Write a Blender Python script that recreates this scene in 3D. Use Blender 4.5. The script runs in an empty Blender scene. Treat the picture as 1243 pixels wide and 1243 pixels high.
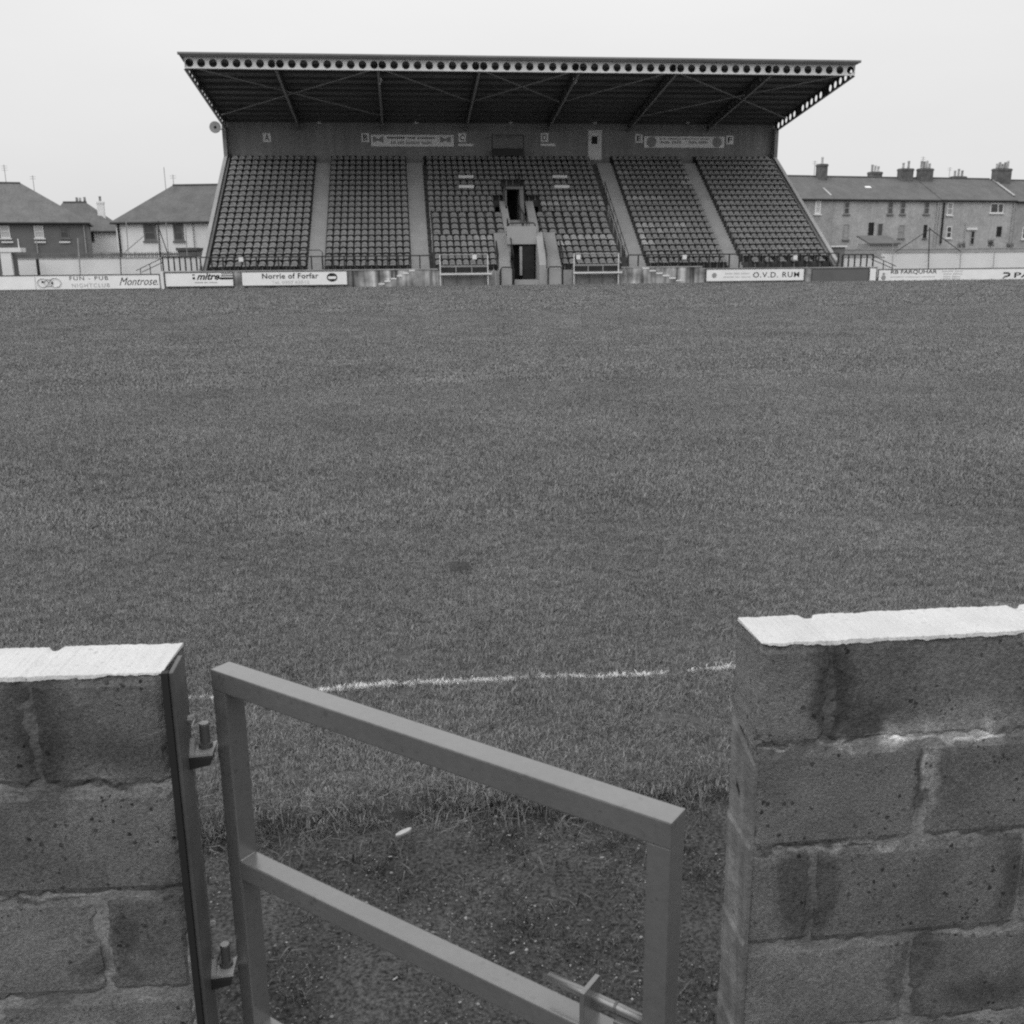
import bpy, math, random
import numpy as np
from mathutils import Vector, Matrix

# ------------------------------------------------------------------ scene, camera, world, sun, exposure
S = bpy.context.scene
COL = S.collection
random.seed(7)
RNG = np.random.default_rng(11)
R = math.radians

F_PX, PITCH, YAW, ROLL, CAM_H = 1200.0, R(14.5), R(6.15), -0.00865, 1.88
fw = Vector((math.sin(YAW) * math.cos(PITCH), math.cos(YAW) * math.cos(PITCH), -math.sin(PITCH)))
r0 = Vector((math.cos(YAW), -math.sin(YAW), 0))
u0 = r0.cross(fw)
rt = math.cos(ROLL) * r0 + math.sin(ROLL) * u0
up = rt.cross(fw)
cam = bpy.data.cameras.new('camera')
cam_o = bpy.data.objects.new('camera', cam)
COL.objects.link(cam_o)
cam_o.matrix_world = Matrix(((rt.x, up.x, -fw.x, 0), (rt.y, up.y, -fw.y, 0), (rt.z, up.z, -fw.z, CAM_H), (0, 0, 0, 1)))
cam.sensor_width = 36
cam.lens = 36 * F_PX / 1243
cam.clip_start, cam.clip_end = 0.05, 3000
S.camera = cam_o

SUN_EL, SUN_AZ = R(48), R(-122)         # bright overcast, the light a little stronger from the left behind the camera
wd = bpy.data.worlds.new('World')
S.world = wd
wd.use_nodes = True
nt = wd.node_tree
nt.nodes.clear()
N = nt.nodes.new
sky = N('ShaderNodeTexSky'); sky.sky_type = 'NISHITA'; sky.sun_disc = False
sky.sun_elevation, sky.sun_rotation = SUN_EL, SUN_AZ
bw = N('ShaderNodeRGBToBW')
tc = N('ShaderNodeTexCoord'); sx = N('ShaderNodeSeparateXYZ')
mr = N('ShaderNodeMapRange'); mr.inputs[1].default_value, mr.inputs[2].default_value = 0.0, 1.0
mr.inputs[3].default_value, mr.inputs[4].default_value = 7.25, 15.5     # overcast: the zenith is brighter than the horizon
mx = N('ShaderNodeMix'); mx.data_type = 'FLOAT'; mx.inputs[0].default_value = 0.93
bg = N('ShaderNodeBackground'); bg.inputs[1].default_value = 0.1
wo = N('ShaderNodeOutputWorld')
L = nt.links.new
L(sky.outputs[0], bw.inputs[0]); L(tc.outputs['Generated'], sx.inputs[0]); L(sx.outputs[2], mr.inputs[0])
cn = N('ShaderNodeTexNoise'); cn.inputs['Scale'].default_value = 2.2; cn.inputs['Detail'].default_value = 7
cm = N('ShaderNodeMapping'); cm.inputs['Scale'].default_value = (1, 1, 3.5); L(tc.outputs['Generated'], cm.inputs[0]); L(cm.outputs[0], cn.inputs['Vector'])
cr_ = N('ShaderNodeMapRange'); L(cn.outputs[0], cr_.inputs[0])
for i_, v_ in enumerate((.3, .7, .965, 1.025)): cr_.inputs[i_ + 1].default_value = v_
ml = N('ShaderNodeMath'); ml.operation = 'MULTIPLY'; L(mr.outputs[0], ml.inputs[0]); L(cr_.outputs[0], ml.inputs[1])
L(bw.outputs[0], mx.inputs[2]); L(ml.outputs[0], mx.inputs[3]); L(mx.outputs[0], bg.inputs[0]); L(bg.outputs[0], wo.inputs[0])

sun = bpy.data.lights.new('sun', 'SUN')
sun.energy, sun.angle, sun.color = 1.1, R(60), (1, 1, 1)
sun_o = bpy.data.objects.new('sun', sun)
COL.objects.link(sun_o)
sd = Vector((math.sin(SUN_AZ) * math.cos(SUN_EL), math.cos(SUN_AZ) * math.cos(SUN_EL), math.sin(SUN_EL)))
sun_o.rotation_euler = sd.to_track_quat('Z', 'Y').to_euler()

S.view_settings.view_transform = 'Standard'
S.view_settings.look = 'None'
S.view_settings.exposure = 0
S.view_settings.gamma = 1
S.view_settings.use_curve_mapping = False
S.render.engine = 'CYCLES'
S.cycles.max_bounces = 6
S.cycles.use_denoising = False
S.cycles.pixel_filter_type = 'BLACKMAN_HARRIS'
S.cycles.filter_width = 2.2


def at(x, y, Y=None, Z=None, P0=None, n=None):
    """A point of the place seen at photograph pixel (x, y) on a plane (used only to take measurements)."""
    d = fw * F_PX + rt * (x - 621.5) - up * (y - 621.5)
    c = Vector((0, 0, CAM_H))
    if Y is not None: t = Y / d.y
    elif Z is not None: t = (Z - CAM_H) / d.z
    else: t = (P0 - c).dot(n) / d.dot(n)
    return c + d * t


# ------------------------------------------------------------------ materials (all neutral: a black-and-white photograph)
def mat(name, base, var=0.25, scale=3.0, rough=0.85, fine=0.0, fine_scale=60.0, bump=0.0, bump_scale=40.0, rand=0.0,
        streak=0.0, streak_scale=1.0, spec=0.3, spots=(), pits=0.0, island=0.0, coord='pos', metallic=0.0, stretch=(1, 1, 1)):
    m = bpy.data.materials.new(name); m.use_nodes = True
    t = m.node_tree; t.nodes.clear(); n = t.nodes.new; l = t.links.new
    out = n('ShaderNodeOutputMaterial'); p = n('ShaderNodeBsdfPrincipled'); l(p.outputs[0], out.inputs[0])
    p.inputs['Roughness'].default_value = rough; p.inputs['Specular IOR Level'].default_value = spec; p.inputs['Metallic'].default_value = metallic
    if coord == 'pos': src = n('ShaderNodeNewGeometry').outputs['Position']
    else: src = n('ShaderNodeTexCoord').outputs['Object']
    def noise(sc, det=4.0, vec=None, ro=0.55, strf=None):
        x = n('ShaderNodeTexNoise'); x.inputs['Scale'].default_value = sc; x.inputs['Detail'].default_value = det; x.inputs['Roughness'].default_value = ro
        v = vec or src
        if strf:
            mp = n('ShaderNodeMapping'); mp.inputs['Scale'].default_value = strf; l(v, mp.inputs[0]); v = mp.outputs[0]
        l(v, x.inputs['Vector']); return x.outputs[0]
    def math_(op, a, b=None, c=None):
        x = n('ShaderNodeMath'); x.operation = op
        for i, v in enumerate((a, b, c)):
            if v is None: continue
            if isinstance(v, (int, float)): x.inputs[i].default_value = v
            else: l(v, x.inputs[i])
        return x.outputs[0]
    def rng(v, a, b, c, d):
        x = n('ShaderNodeMapRange'); x.clamp = True
        l(v, x.inputs[0])
        for i, k in enumerate((a, b, c, d)): x.inputs[i + 1].default_value = k
        return x.outputs[0]
    val = rng(noise(scale, strf=stretch), 0.3, 0.7, base * (1 - var), base * (1 + var))
    if fine: val = math_('MULTIPLY', val, rng(noise(fine_scale, 3.0), 0.25, 0.75, 1 - fine, 1 + fine))
    if streak: val = math_('MULTIPLY', val, rng(noise(streak_scale, 3.0, strf=(1, 1, 0.08)), 0.3, 0.7, 1 - streak, 1 + streak))
    if rand:
        oi = n('ShaderNodeObjectInfo'); val = math_('MULTIPLY', val, rng(oi.outputs['Random'], 0, 1, 1 - rand, 1 + rand))
    if island:
        gi = n('ShaderNodeNewGeometry'); val = math_('MULTIPLY', val, rng(gi.outputs['Random Per Island'], 0, 1, 1 - island, 1 + island))
    if spots:
        wob = n('ShaderNodeVectorMath'); wob.operation = 'MULTIPLY_ADD'
        nz = n('ShaderNodeTexNoise'); nz.inputs['Scale'].default_value = 11; nz.inputs['Detail'].default_value = 6; l(src, nz.inputs['Vector'])
        sb = n('ShaderNodeVectorMath'); sb.operation = 'SUBTRACT'; l(nz.outputs['Color'], sb.inputs[0]); sb.inputs[1].default_value = (0.5, 0.5, 0.5)
        l(sb.outputs[0], wob.inputs[0]); wob.inputs[1].default_value = (0.13, 0.13, 0.13); l(src, wob.inputs[2])
        for (cx, cy, cz, rx, ry, rz, to, soft) in spots:
            a = n('ShaderNodeVectorMath'); a.operation = 'SUBTRACT'; l(wob.outputs[0], a.inputs[0]); a.inputs[1].default_value = (cx, cy, cz)
            b = n('ShaderNodeVectorMath'); b.operation = 'DIVIDE'; l(a.outputs[0], b.inputs[0]); b.inputs[1].default_value = (rx, ry, rz)
            c = n('ShaderNodeVectorMath'); c.operation = 'LENGTH'; l(b.outputs[0], c.inputs[0])
            f = rng(c.outputs['Value'], 1 - soft, 1 + soft * 0.3, 1, 0)
            mxn = n('ShaderNodeMix'); mxn.data_type = 'FLOAT'; l(f, mxn.inputs[0]); l(val, mxn.inputs[2])
            l(math_('MULTIPLY', val, to), mxn.inputs[3]); val = mxn.outputs[0]
    hgt = None
    if pits:
        vo = n('ShaderNodeTexVoronoi'); vo.inputs['Scale'].default_value = 88; l(src, vo.inputs['Vector'])
        vo2 = n('ShaderNodeTexWhiteNoise'); l(vo.outputs['Color'], vo2.inputs['Vector'])
        rad = math_('MULTIPLY', rng(vo2.outputs['Value'], 0.62, 1.0, 0.0, 0.5), rng(noise(260, 2.0), .3, .7, .5, 1.3))
        pit = math_('LESS_THAN', vo.outputs['Distance'], rad)
        pm = math_('MULTIPLY', pit, rng(noise(9.0), 0.42, 0.6, 0.0, 1.0))
        val = math_('MULTIPLY', val, math_('SUBTRACT', 1.0, math_('MULTIPLY', pm, pits)))
        hgt = math_('MULTIPLY', pm, -2.0)
    cmb = n('ShaderNodeCombineColor')
    for i in range(3): l(val, cmb.inputs[i])
    l(cmb.outputs[0], p.inputs['Base Color'])
    if bump:
        bp = n('ShaderNodeBump'); bp.inputs['Strength'].default_value = bump; bp.inputs['Distance'].default_value = 0.01
        h = noise(bump_scale, 5.0, ro=0.65)
        if hgt is not None: h = math_('ADD', h, hgt)
        l(h, bp.inputs['Height']); l(bp.outputs[0], p.inputs['Normal'])
    return m


M = {}
M['turf'] = mat('turf', 0.085, var=0.12, scale=0.9, fine=0.35, fine_scale=26, bump=0.5, bump_scale=60, rough=0.95, spec=0.1)
M['earth'] = mat('earth', 0.06, var=0.4, scale=2.5, fine=0.5, fine_scale=120, bump=0.9, bump_scale=90, rough=0.95, spec=0.15)
M['ash'] = mat('ash', 0.062, var=0.35, scale=3.0, fine=0.9, fine_scale=85, bump=1.0, bump_scale=75, rough=0.95, spec=0.15)
M['blade'] = mat('grass_blade', 0.21, var=0.16, scale=.5, island=0.3, rand=0.15, rough=0.6, spec=0.25, fine=0.36, fine_scale=17)
M['dry_blade'] = mat('dry_blade', 0.12, var=0.3, scale=3, island=0.65, rand=0.2, rough=0.7, spec=0.2)
M['moss_blade'] = mat('moss_blade', 0.085, var=0.4, scale=5, island=0.7, rand=0.3, rough=0.8, spec=0.1)
M['chalk_blade'] = mat('chalked_blade', 0.7, var=0.3, scale=4, island=0.4, rough=0.9, spec=0.1)
M['stone_chip'] = mat('stone_chip', 0.15, var=0.4, scale=30, rand=0.9, rough=0.9)
BS = [(0.80, 1.684, 1.07, .055, .2, .13, .5, .35), (0.86, 1.684, .98, .08, .2, .06, .62, .5), (1.02, 1.684, .96, .13, .2, .035, 1.35, .8), (0.84, 1.684, .945, .022, .2, .03, 2.2, .6),
      (0.93, 1.684, .95, .03, .2, .03, 1.8, .7), (1.01, 1.684, .965, .025, .2, .03, 1.75, .7), (1.13, 1.684, .96, .03, .2, .035, 1.8, .8),
      (0.775, 1.684, .62, .065, .2, .12, .6, .25), (1.03, 1.684, .40, .05, .2, .13, .65, .4), (1.22, 1.684, .6, .035, .2, .1, .62, .5), (1.2, 1.684, .33, .1, .2, .05, .6, .6),
      (-.68, 1.70, 1.05, .075, .2, .17, .5, .55), (-.55, 1.70, 1.02, .16, .2, .05, .7, .7), (-.57, 1.70, .62, .025, .2, .055, .66, .2), (-.56, 1.70, .54, .03, .2, .03, .7, .3),
      (-.48, 1.70, .72, .05, .2, .025, .7, .5), (-.63, 1.70, .565, .05, .2, .04, .68, .5), (-.45, 1.70, .91, .03, .2, .05, 1.35, .7)]
BS += [(.98, 1.684, .9465, .33, .2, .006, 1.75, .5), (.88, 1.684, .722, .12, .2, .012, 1.9, .6), (.765, 1.684, .735, .06, .2, .008, .6, .5), (1.025, 1.684, .86, .018, .2, .085, 1.9, .5), (.995, 1.684, .84, .01, .2, .08, .55, .5),
       (.9, 1.684, .495, .16, .2, .006, 1.35, .5), (1.15, 1.684, .715, .16, .2, .008, .6, .5), (.70, 1.684, .72, .04, .2, .007, .5, .4), (1.155, 1.684, .985, .17, .2, .040, 1.5, .9), (.95, 1.684, .975, .05, .2, .03, 1.6, .8), (.70, 1.684, .945, .05, .2, .006, 1.5, .5),
       (-.56, 1.70, .943, .1, .2, .006, .55, .4), (-.50, 1.70, .955, .07, .2, .008, 1.4, .5), (-.62, 1.70, .72, .1, .2, .005, 1.4, .5), (-.72, 1.70, .715, .12, .2, .006, .6, .4), (-.6, 1.70, .43, .16, .2, .04, 1.25, .8), (-.755, 1.70, .93, .06, .2, .03, 1.5, .7)]
M['block'] = mat('concrete_block', 0.185, var=0.26, scale=6, fine=0.42, fine_scale=170, bump=0.9, bump_scale=230, rough=0.95, spec=0.12, rand=0.2, spots=BS, pits=0.7)
M['mortar'] = mat('mortar', 0.235, var=0.4, scale=12, fine=0.3, fine_scale=150, bump=0.8, bump_scale=120, rough=0.95, spec=0.1, spots=BS)
M['white_top'] = mat('white_masonry_paint', 0.57, var=0.08, scale=9, fine=0.1, fine_scale=180, bump=0.5, bump_scale=160, rough=0.8, pits=0.22)
M['gate_paint'] = mat('gate_paint', 0.105, var=0.1, scale=5, fine=0.1, fine_scale=70, bump=0.12, bump_scale=60, rough=0.24, spec=0.95, coord='obj', pits=0.28)
for n_ in M['gate_paint'].node_tree.nodes:
    if n_.type == 'BSDF_PRINCIPLED': n_.inputs['Coat Weight'].default_value = 0.9; n_.inputs['Coat Roughness'].default_value = 0.22
M['post_paint'] = mat('post_paint', 0.075, var=0.25, scale=7, fine=0.12, fine_scale=120, bump=0.12, bump_scale=60, rough=0.45, spec=0.5)
M['hinge_steel'] = mat('hinge_steel', 0.3, var=0.25, scale=30, bump=0.15, rough=0.45, spec=0.5)
M['concrete'] = mat('concrete', 0.17, var=0.14, scale=0.7, fine=0.1, fine_scale=9, bump=0.2, bump_scale=20, rough=0.9)
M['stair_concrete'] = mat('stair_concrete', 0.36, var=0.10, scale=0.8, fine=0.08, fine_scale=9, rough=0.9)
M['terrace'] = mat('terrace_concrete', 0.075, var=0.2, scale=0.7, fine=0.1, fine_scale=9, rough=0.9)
M['coping'] = mat('coping_concrete', 0.38, var=0.25, scale=1.5, fine=0.12, fine_scale=9, rough=0.9)
M['front_wall'] = mat('stained_front_wall', 0.3, var=0.6, scale=0.9, streak=0.95, streak_scale=2.2, fine=0.15, fine_scale=12, rough=0.92)
M['rear_wall'] = mat('rear_wall_paint', 0.27, var=0.10, scale=0.6, fine=0.18, fine_scale=5, streak=0.12, streak_scale=3, rough=0.9)
M['deck'] = mat('roof_deck', 0.2, var=0.08, scale=0.4, rough=0.7)
M['fascia'] = mat('fascia_sheet', 0.22, var=0.1, scale=0.7, fine=0.08, fine_scale=6, rough=0.6)
M['steel_pale'] = mat('pale_painted_steel', 0.72, var=0.08, scale=1.0, fine=0.06, fine_scale=8, rough=0.55, spec=0.4)
M['steel_dark'] = mat('dark_painted_steel', 0.08, var=0.15, scale=1.0, rough=0.5, spec=0.4)
M['steel_mid'] = mat('grey_painted_steel', 0.34, var=0.15, scale=1.5, rough=0.5, spec=0.4)
M['seat'] = mat('seat_plastic', 0.2, var=0.15, scale=0.35, rand=0.12, rough=0.45, spec=0.45)
M['seat_glint'] = mat('glint_seat_plastic', 0.36, var=0.2, scale=2, rand=0.2, rough=0.5, spec=0.4)  # paler copy of the seat plastic, glints on single seats painted into the colour
M['rail'] = mat('dark_rail_paint', 0.03, var=0.2, scale=2, rough=0.5)
M['white'] = mat('white_paint', 0.78, var=0.05, scale=1.5, rough=0.7)
M['board'] = mat('board_white', 0.92, var=0.05, scale=1.2, fine=0.04, fine_scale=12, rough=0.6)
M['board_dull'] = mat('board_dull', 0.14, var=0.1, scale=1.2, rough=0.7)
M['ink'] = mat('black_sign_paint', 0.02, var=0.1, scale=4, rough=0.6)
M['ink_grey'] = mat('grey_sign_paint', 0.32, var=0.1, scale=4, rough=0.6)
M['ink_pale'] = mat('faint_sign_paint', 0.55, var=0.06, scale=4, rough=0.6)
M['void'] = mat('dark_door_and_shadow', 0.025, var=0.3, scale=2, rough=0.8)  # near-black for door leaf, pane and tunnel back; also painted-in shadow strip and gap
M['slate'] = mat('roof_slate', 0.125, var=0.16, scale=0.9, fine=0.2, fine_scale=6, bump=0.3, bump_scale=9, rough=0.85)
M['slate_pale'] = mat('pale_roof_tile', 0.15, var=0.16, scale=0.9, fine=0.2, fine_scale=6, bump=0.3, bump_scale=9, rough=0.85)
M['harl_dark'] = mat('dark_harling', 0.17, var=0.10, scale=1.1, fine=0.14, fine_scale=14, rough=0.95)
M['harl_pale'] = mat('pale_harling', 0.78, var=0.06, scale=0.8, fine=0.05, fine_scale=14, streak=0.04, rough=0.95)
M['stone'] = mat('terrace_stone', 0.43, var=0.14, scale=0.8, fine=0.2, fine_scale=5, streak=0.06, streak_scale=2, rough=0.95)
M['stone_b'] = mat('terrace_stone_darker', 0.36, var=0.14, scale=0.8, fine=0.2, fine_scale=5, rough=0.95)
M['chimney'] = mat('chimney_brick', 0.13, var=0.3, scale=2.5, fine=0.2, fine_scale=12, rough=0.95)
M['pot'] = mat('chimney_pot_clay', 0.42, var=0.4, scale=2.5, rand=0.4, rough=0.9)
M['glass'] = mat('window_glass', 0.05, var=0.5, scale=1.6, rough=0.1, spec=0.6)
M['wall_pale'] = mat('pale_boundary_wall', 0.8, var=0.06, scale=0.6, fine=0.06, fine_scale=9, rough=0.95)
M['timber'] = mat('weathered_fence_timber', 0.16, var=0.3, scale=1.5, rough=0.9, island=0.4)
M['scrap'] = mat('pale_scrap', 0.38, var=0.15, scale=60, rough=0.8)


# ------------------------------------------------------------------ builders
def tag(o, label=None, cat=None, group=None, kind=None):
    for k, v in (('label', label), ('category', cat), ('group', group), ('kind', kind)):
        if v: o[k] = v
    return o


def empty(name, loc, label, cat, group=None, rz=0.0):
    o = bpy.data.objects.new(name, None); COL.objects.link(o)
    o.location = loc; o.rotation_euler = (0, 0, rz); o.empty_display_size = 0.1
    return tag(o, label, cat, group)


def link(name, me, parent=None, loc=None):
    o = bpy.data.objects.new(name, me); COL.objects.link(o)
    if parent:
        o.parent = parent
    if loc is not None: o.location = loc
    return o


class MB:
    def __init__(s): s.v, s.f = [], []
    def add(s, vs, fs):
        b = len(s.v); s.v += [tuple(v) for v in vs]; s.f += [tuple(i + b for i in f) for f in fs]; return s
    def box(s, x0, x1, y0, y1, z0, z1):
        return s.add([(x0, y0, z0), (x1, y0, z0), (x1, y1, z0), (x0, y1, z0), (x0, y0, z1), (x1, y0, z1), (x1, y1, z1), (x0, y1, z1)],
                     [(3, 2, 1, 0), (4, 5, 6, 7), (0, 1, 5, 4), (1, 2, 6, 5), (2, 3, 7, 6), (3, 0, 4, 7)])
    def prism_x(s, prof, x0, x1):       # prof: (y, z) polygon
        n = len(prof)
        vs = [(x0, y, z) for y, z in prof] + [(x1, y, z) for y, z in prof]
        fs = [(i, (i + 1) % n, n + (i + 1) % n, n + i) for i in range(n)] + [tuple(range(n))[::-1], tuple(range(n, 2 * n))]
        return s.add(vs, fs)
    def prism_y(s, prof, y0, y1):       # prof: (x, z)
        n = len(prof)
        vs = [(x, y0, z) for x, z in prof] + [(x, y1, z) for x, z in prof]
        fs = [(i, (i + 1) % n, n + (i + 1) % n, n + i) for i in range(n)] + [tuple(range(n))[::-1], tuple(range(n, 2 * n))]
        return s.add(vs, fs)
    def bar(s, a, b, w, h=None, upv=(0, 0, 1)):   # box section between two points
        a, b = Vector(a), Vector(b); h = h or w
        d = (b - a).normalized(); u = Vector(upv)
        if abs(d.dot(u)) > 0.98: u = Vector((0, 1, 0))
        x = d.cross(u).normalized(); y = x.cross(d)
        vs = []
        for p in (a, b):
            for sx_, sy_ in ((-1, -1), (1, -1), (1, 1), (-1, 1)):
                vs.append(p + x * sx_ * w / 2 + y * sy_ * h / 2)
        return s.add(vs, [(0, 1, 2, 3), (7, 6, 5, 4), (0, 4, 5, 1), (1, 5, 6, 2), (2, 6, 7, 3), (3, 7, 4, 0)])
    def tube(s, pts, r, n=8):
        pts = [Vector(p) for p in pts]; b = len(s.v); m = len(pts)
        for i, p in enumerate(pts):
            d = (pts[min(i + 1, m - 1)] - pts[max(i - 1, 0)]).normalized()
            u = Vector((0, 0, 1)) if abs(d.z) < 0.95 else Vector((0, 1, 0))
            x = d.cross(u).normalized(); y = x.cross(d)
            for k in range(n):
                a = 2 * math.pi * k / n
                s.v.append(tuple(p + x * math.cos(a) * r + y * math.sin(a) * r))
        for i in range(m - 1):
            for k in range(n):
                k2 = (k + 1) % n
                s.f.append((b + i * n + k, b + i * n + k2, b + (i + 1) * n + k2, b + (i + 1) * n + k))
        s.f.append(tuple(b + k for k in range(n))[::-1]); s.f.append(tuple(b + (m - 1) * n + k for k in range(n)))
        return s
    def lathe(s, prof, c, axis='z', n=16):      # prof (r, h)
        b = len(s.v); m = len(prof)
        for r, h in prof:
            for k in range(n):
                a = 2 * math.pi * k / n; x, y = r * math.cos(a), r * math.sin(a)
                q = {'z': (x, y, h), 'x': (h, x, y), 'y': (x, h, y)}[axis]
                s.v.append((c[0] + q[0], c[1] + q[1], c[2] + q[2]))
        for i in range(m - 1):
            for k in range(n):
                k2 = (k + 1) % n
                s.f.append((b + i * n + k, b + i * n + k2, b + (i + 1) * n + k2, b + (i + 1) * n + k))
        s.f.append(tuple(b + k for k in range(n))[::-1]); s.f.append(tuple(b + (m - 1) * n + k for k in range(n)))
        return s
    def mesh(s, name, material, smooth=False, bevel=0.0):
        me = bpy.data.meshes.new(name); me.from_pydata(s.v, [], s.f); me.materials.append(material)
        import bmesh
        bm = bmesh.new(); bm.from_mesh(me)
        if bevel: bmesh.ops.bevel(bm, geom=bm.edges[:], offset=bevel, segments=2, profile=0.6, affect='EDGES', clamp_overlap=True)
        bmesh.ops.recalc_face_normals(bm, faces=bm.faces[:]); bm.to_mesh(me); bm.free()
        if smooth:
            me.polygons.foreach_set('use_smooth', [True] * len(me.polygons))
        me.update(); return me
    def build(s, name, material, parent=None, smooth=False, loc=None, bevel=0.0):
        if parent is not None and loc is None and any(abs(c) > 0 for c in parent.location) and parent.get('world_parts'):
            inv = parent.matrix_basis.inverted(); s.v = [tuple(inv @ Vector(v)) for v in s.v]
        return link(name, s.mesh(name, material, smooth, bevel), parent, loc)


def wempty(*a, **k):
    """An Empty whose parts are given in world coordinates."""
    o = empty(*a, **k); o['world_parts'] = 1; return o


def lettering(name, body, x0, x1, z0, z1, Y, material, parent, bold=0.0, shear=0.0, space=1.0):
    cu = bpy.data.curves.new(name, 'FONT'); cu.body = body; cu.size = 1; cu.offset = bold; cu.shear = shear; cu.extrude = 0.0; cu.space_character = space; cu.resolution_u = 3
    to = bpy.data.objects.new(name, cu); COL.objects.link(to)
    bpy.context.view_layer.update()
    me = bpy.data.meshes.new_from_object(to.evaluated_get(bpy.context.evaluated_depsgraph_get()))
    bpy.data.objects.remove(to); bpy.data.curves.remove(cu)
    n = len(me.vertices); co = np.empty(n * 3, np.float32); me.vertices.foreach_get('co', co); co = co.reshape(-1, 3)
    mn, mxx = co.min(0), co.max(0)
    q = np.empty_like(co)
    q[:, 0] = x0 + (co[:, 0] - mn[0]) / (mxx[0] - mn[0]) * (x1 - x0)
    q[:, 2] = z0 + (co[:, 1] - mn[1]) / (mxx[1] - mn[1]) * (z1 - z0)
    q[:, 1] = Y
    if parent is not None and parent.get('world_parts'):
        inv = np.array(parent.matrix_basis.inverted()); q = q @ inv[:3, :3].T + inv[:3, 3]
    me.vertices.foreach_set('co', q.astype(np.float32).ravel()); me.materials.clear(); me.materials.append(material); me.update()
    return link(name, me, parent)


def del_marks(o):
    return o


# ------------------------------------------------------------------ ground, pitch, path
mb = MB().add([(-900, -400, -0.1), (900, -400, -0.1), (900, 1500, -0.1), (-900, 1500, -0.1)], [(0, 1, 2, 3)])
tag(mb.build('ground', M['earth']), kind='structure')

def edge_y(x):
    return 3.17 + 0.035 * math.sin(x * 2.3 + 0.6) + 0.025 * math.sin(x * 7.1) + 0.012 * math.sin(x * 19)

def h_noise(x, y):
    return 0.006 * math.sin(x * 3.1 + y * 1.7) + 0.005 * math.sin(x * 7.7 - y * 5.3) + 0.004 * math.sin(y * 11 + x * 4)

xs = sorted(set([-90, -60, -40, -30, -24, -18, -14, -10] + [round(-8 + .1 * i, 2) for i in range(171)] + [11, 14, 18, 24, 30, 38, 50, 70, 100]))
ys = [0.0, 0.012] + [0.05 + .1 * i for i in range(1, 70)] + [8, 9.5, 11, 13, 16, 20, 26, 34, 44, 54, 62.0, 63.9]
vs, fs = [], []
for j, t in enumerate(ys):
    for x in xs:
        y = edge_y(x) + t
        z = (-0.09 if j == 0 else h_noise(x, y) * min(1, t / 0.3) * (1 if y < 10 else 0.3))
        vs.append((x, y, z))
nx = len(xs)
for j in range(len(ys) - 1):
    for i in range(nx - 1):
        fs.append((j * nx + i, j * nx + i + 1, (j + 1) * nx + i + 1, (j + 1) * nx + i))
pm = MB().add(vs, fs); po = pm.build('pitch', M['turf'], smooth=True); tag(po, kind='structure')

vs, fs = [], []
pxs = [-12 + .12 * i for i in range(220)]; pys = [-8, -4, -2, -1, -.4, 0, .3, .6, .9, 1.1] + [1.3 + .07 * i for i in range(31)]
for y in pys:
    for x in pxs:
        vs.append((x, y, -0.062 + 0.007 * math.sin(x * 5 + y * 9) + 0.005 * math.sin(x * 13 - y * 4) + random.uniform(-.004, .004)))
for j in range(len(pys) - 1):
    for i in range(len(pxs) - 1):
        a = j * len(pxs) + i; fs.append((a, a + 1, a + 1 + len(pxs), a + len(pxs)))
tag(MB().add(vs, fs).build('path', M['ash'], smooth=True), kind='structure')


# ------------------------------------------------------------------ grass (instanced tufts)
def tuft(name, n, rad, h0, h1, w, lean, material, curl=0.5):
    m = MB()
    for _ in range(n):
        a = random.uniform(0, 2 * math.pi); q = rad * math.sqrt(random.random())
        x, y = q * math.cos(a), q * math.sin(a)
        hh = random.uniform(h0, h1); yaw = random.uniform(0, 2 * math.pi); ln = random.gauss(0, lean)
        d = Vector((math.cos(yaw), math.sin(yaw), 0)); s_ = Vector((-d.y, d.x, 0)) * w / 2 * random.uniform(.7, 1.3)
        b = Vector((x, y, -0.004)); mid = b + d * hh * math.sin(ln) * .5 + Vector((0, 0, hh * .55)); tip = b + d * hh * math.sin(ln) * (1 + curl) + Vector((0, 0, hh * max(.25, math.cos(ln))))
        m.add([b - s_, b + s_, mid + s_ * .8, mid - s_ * .8, tip], [(0, 1, 2, 3), (3, 2, 4)])
    me = bpy.data.meshes.new(name); me.from_pydata(m.v, [], m.f); me.materials.append(material)
    return bpy.data.objects.new(name, me)


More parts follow.
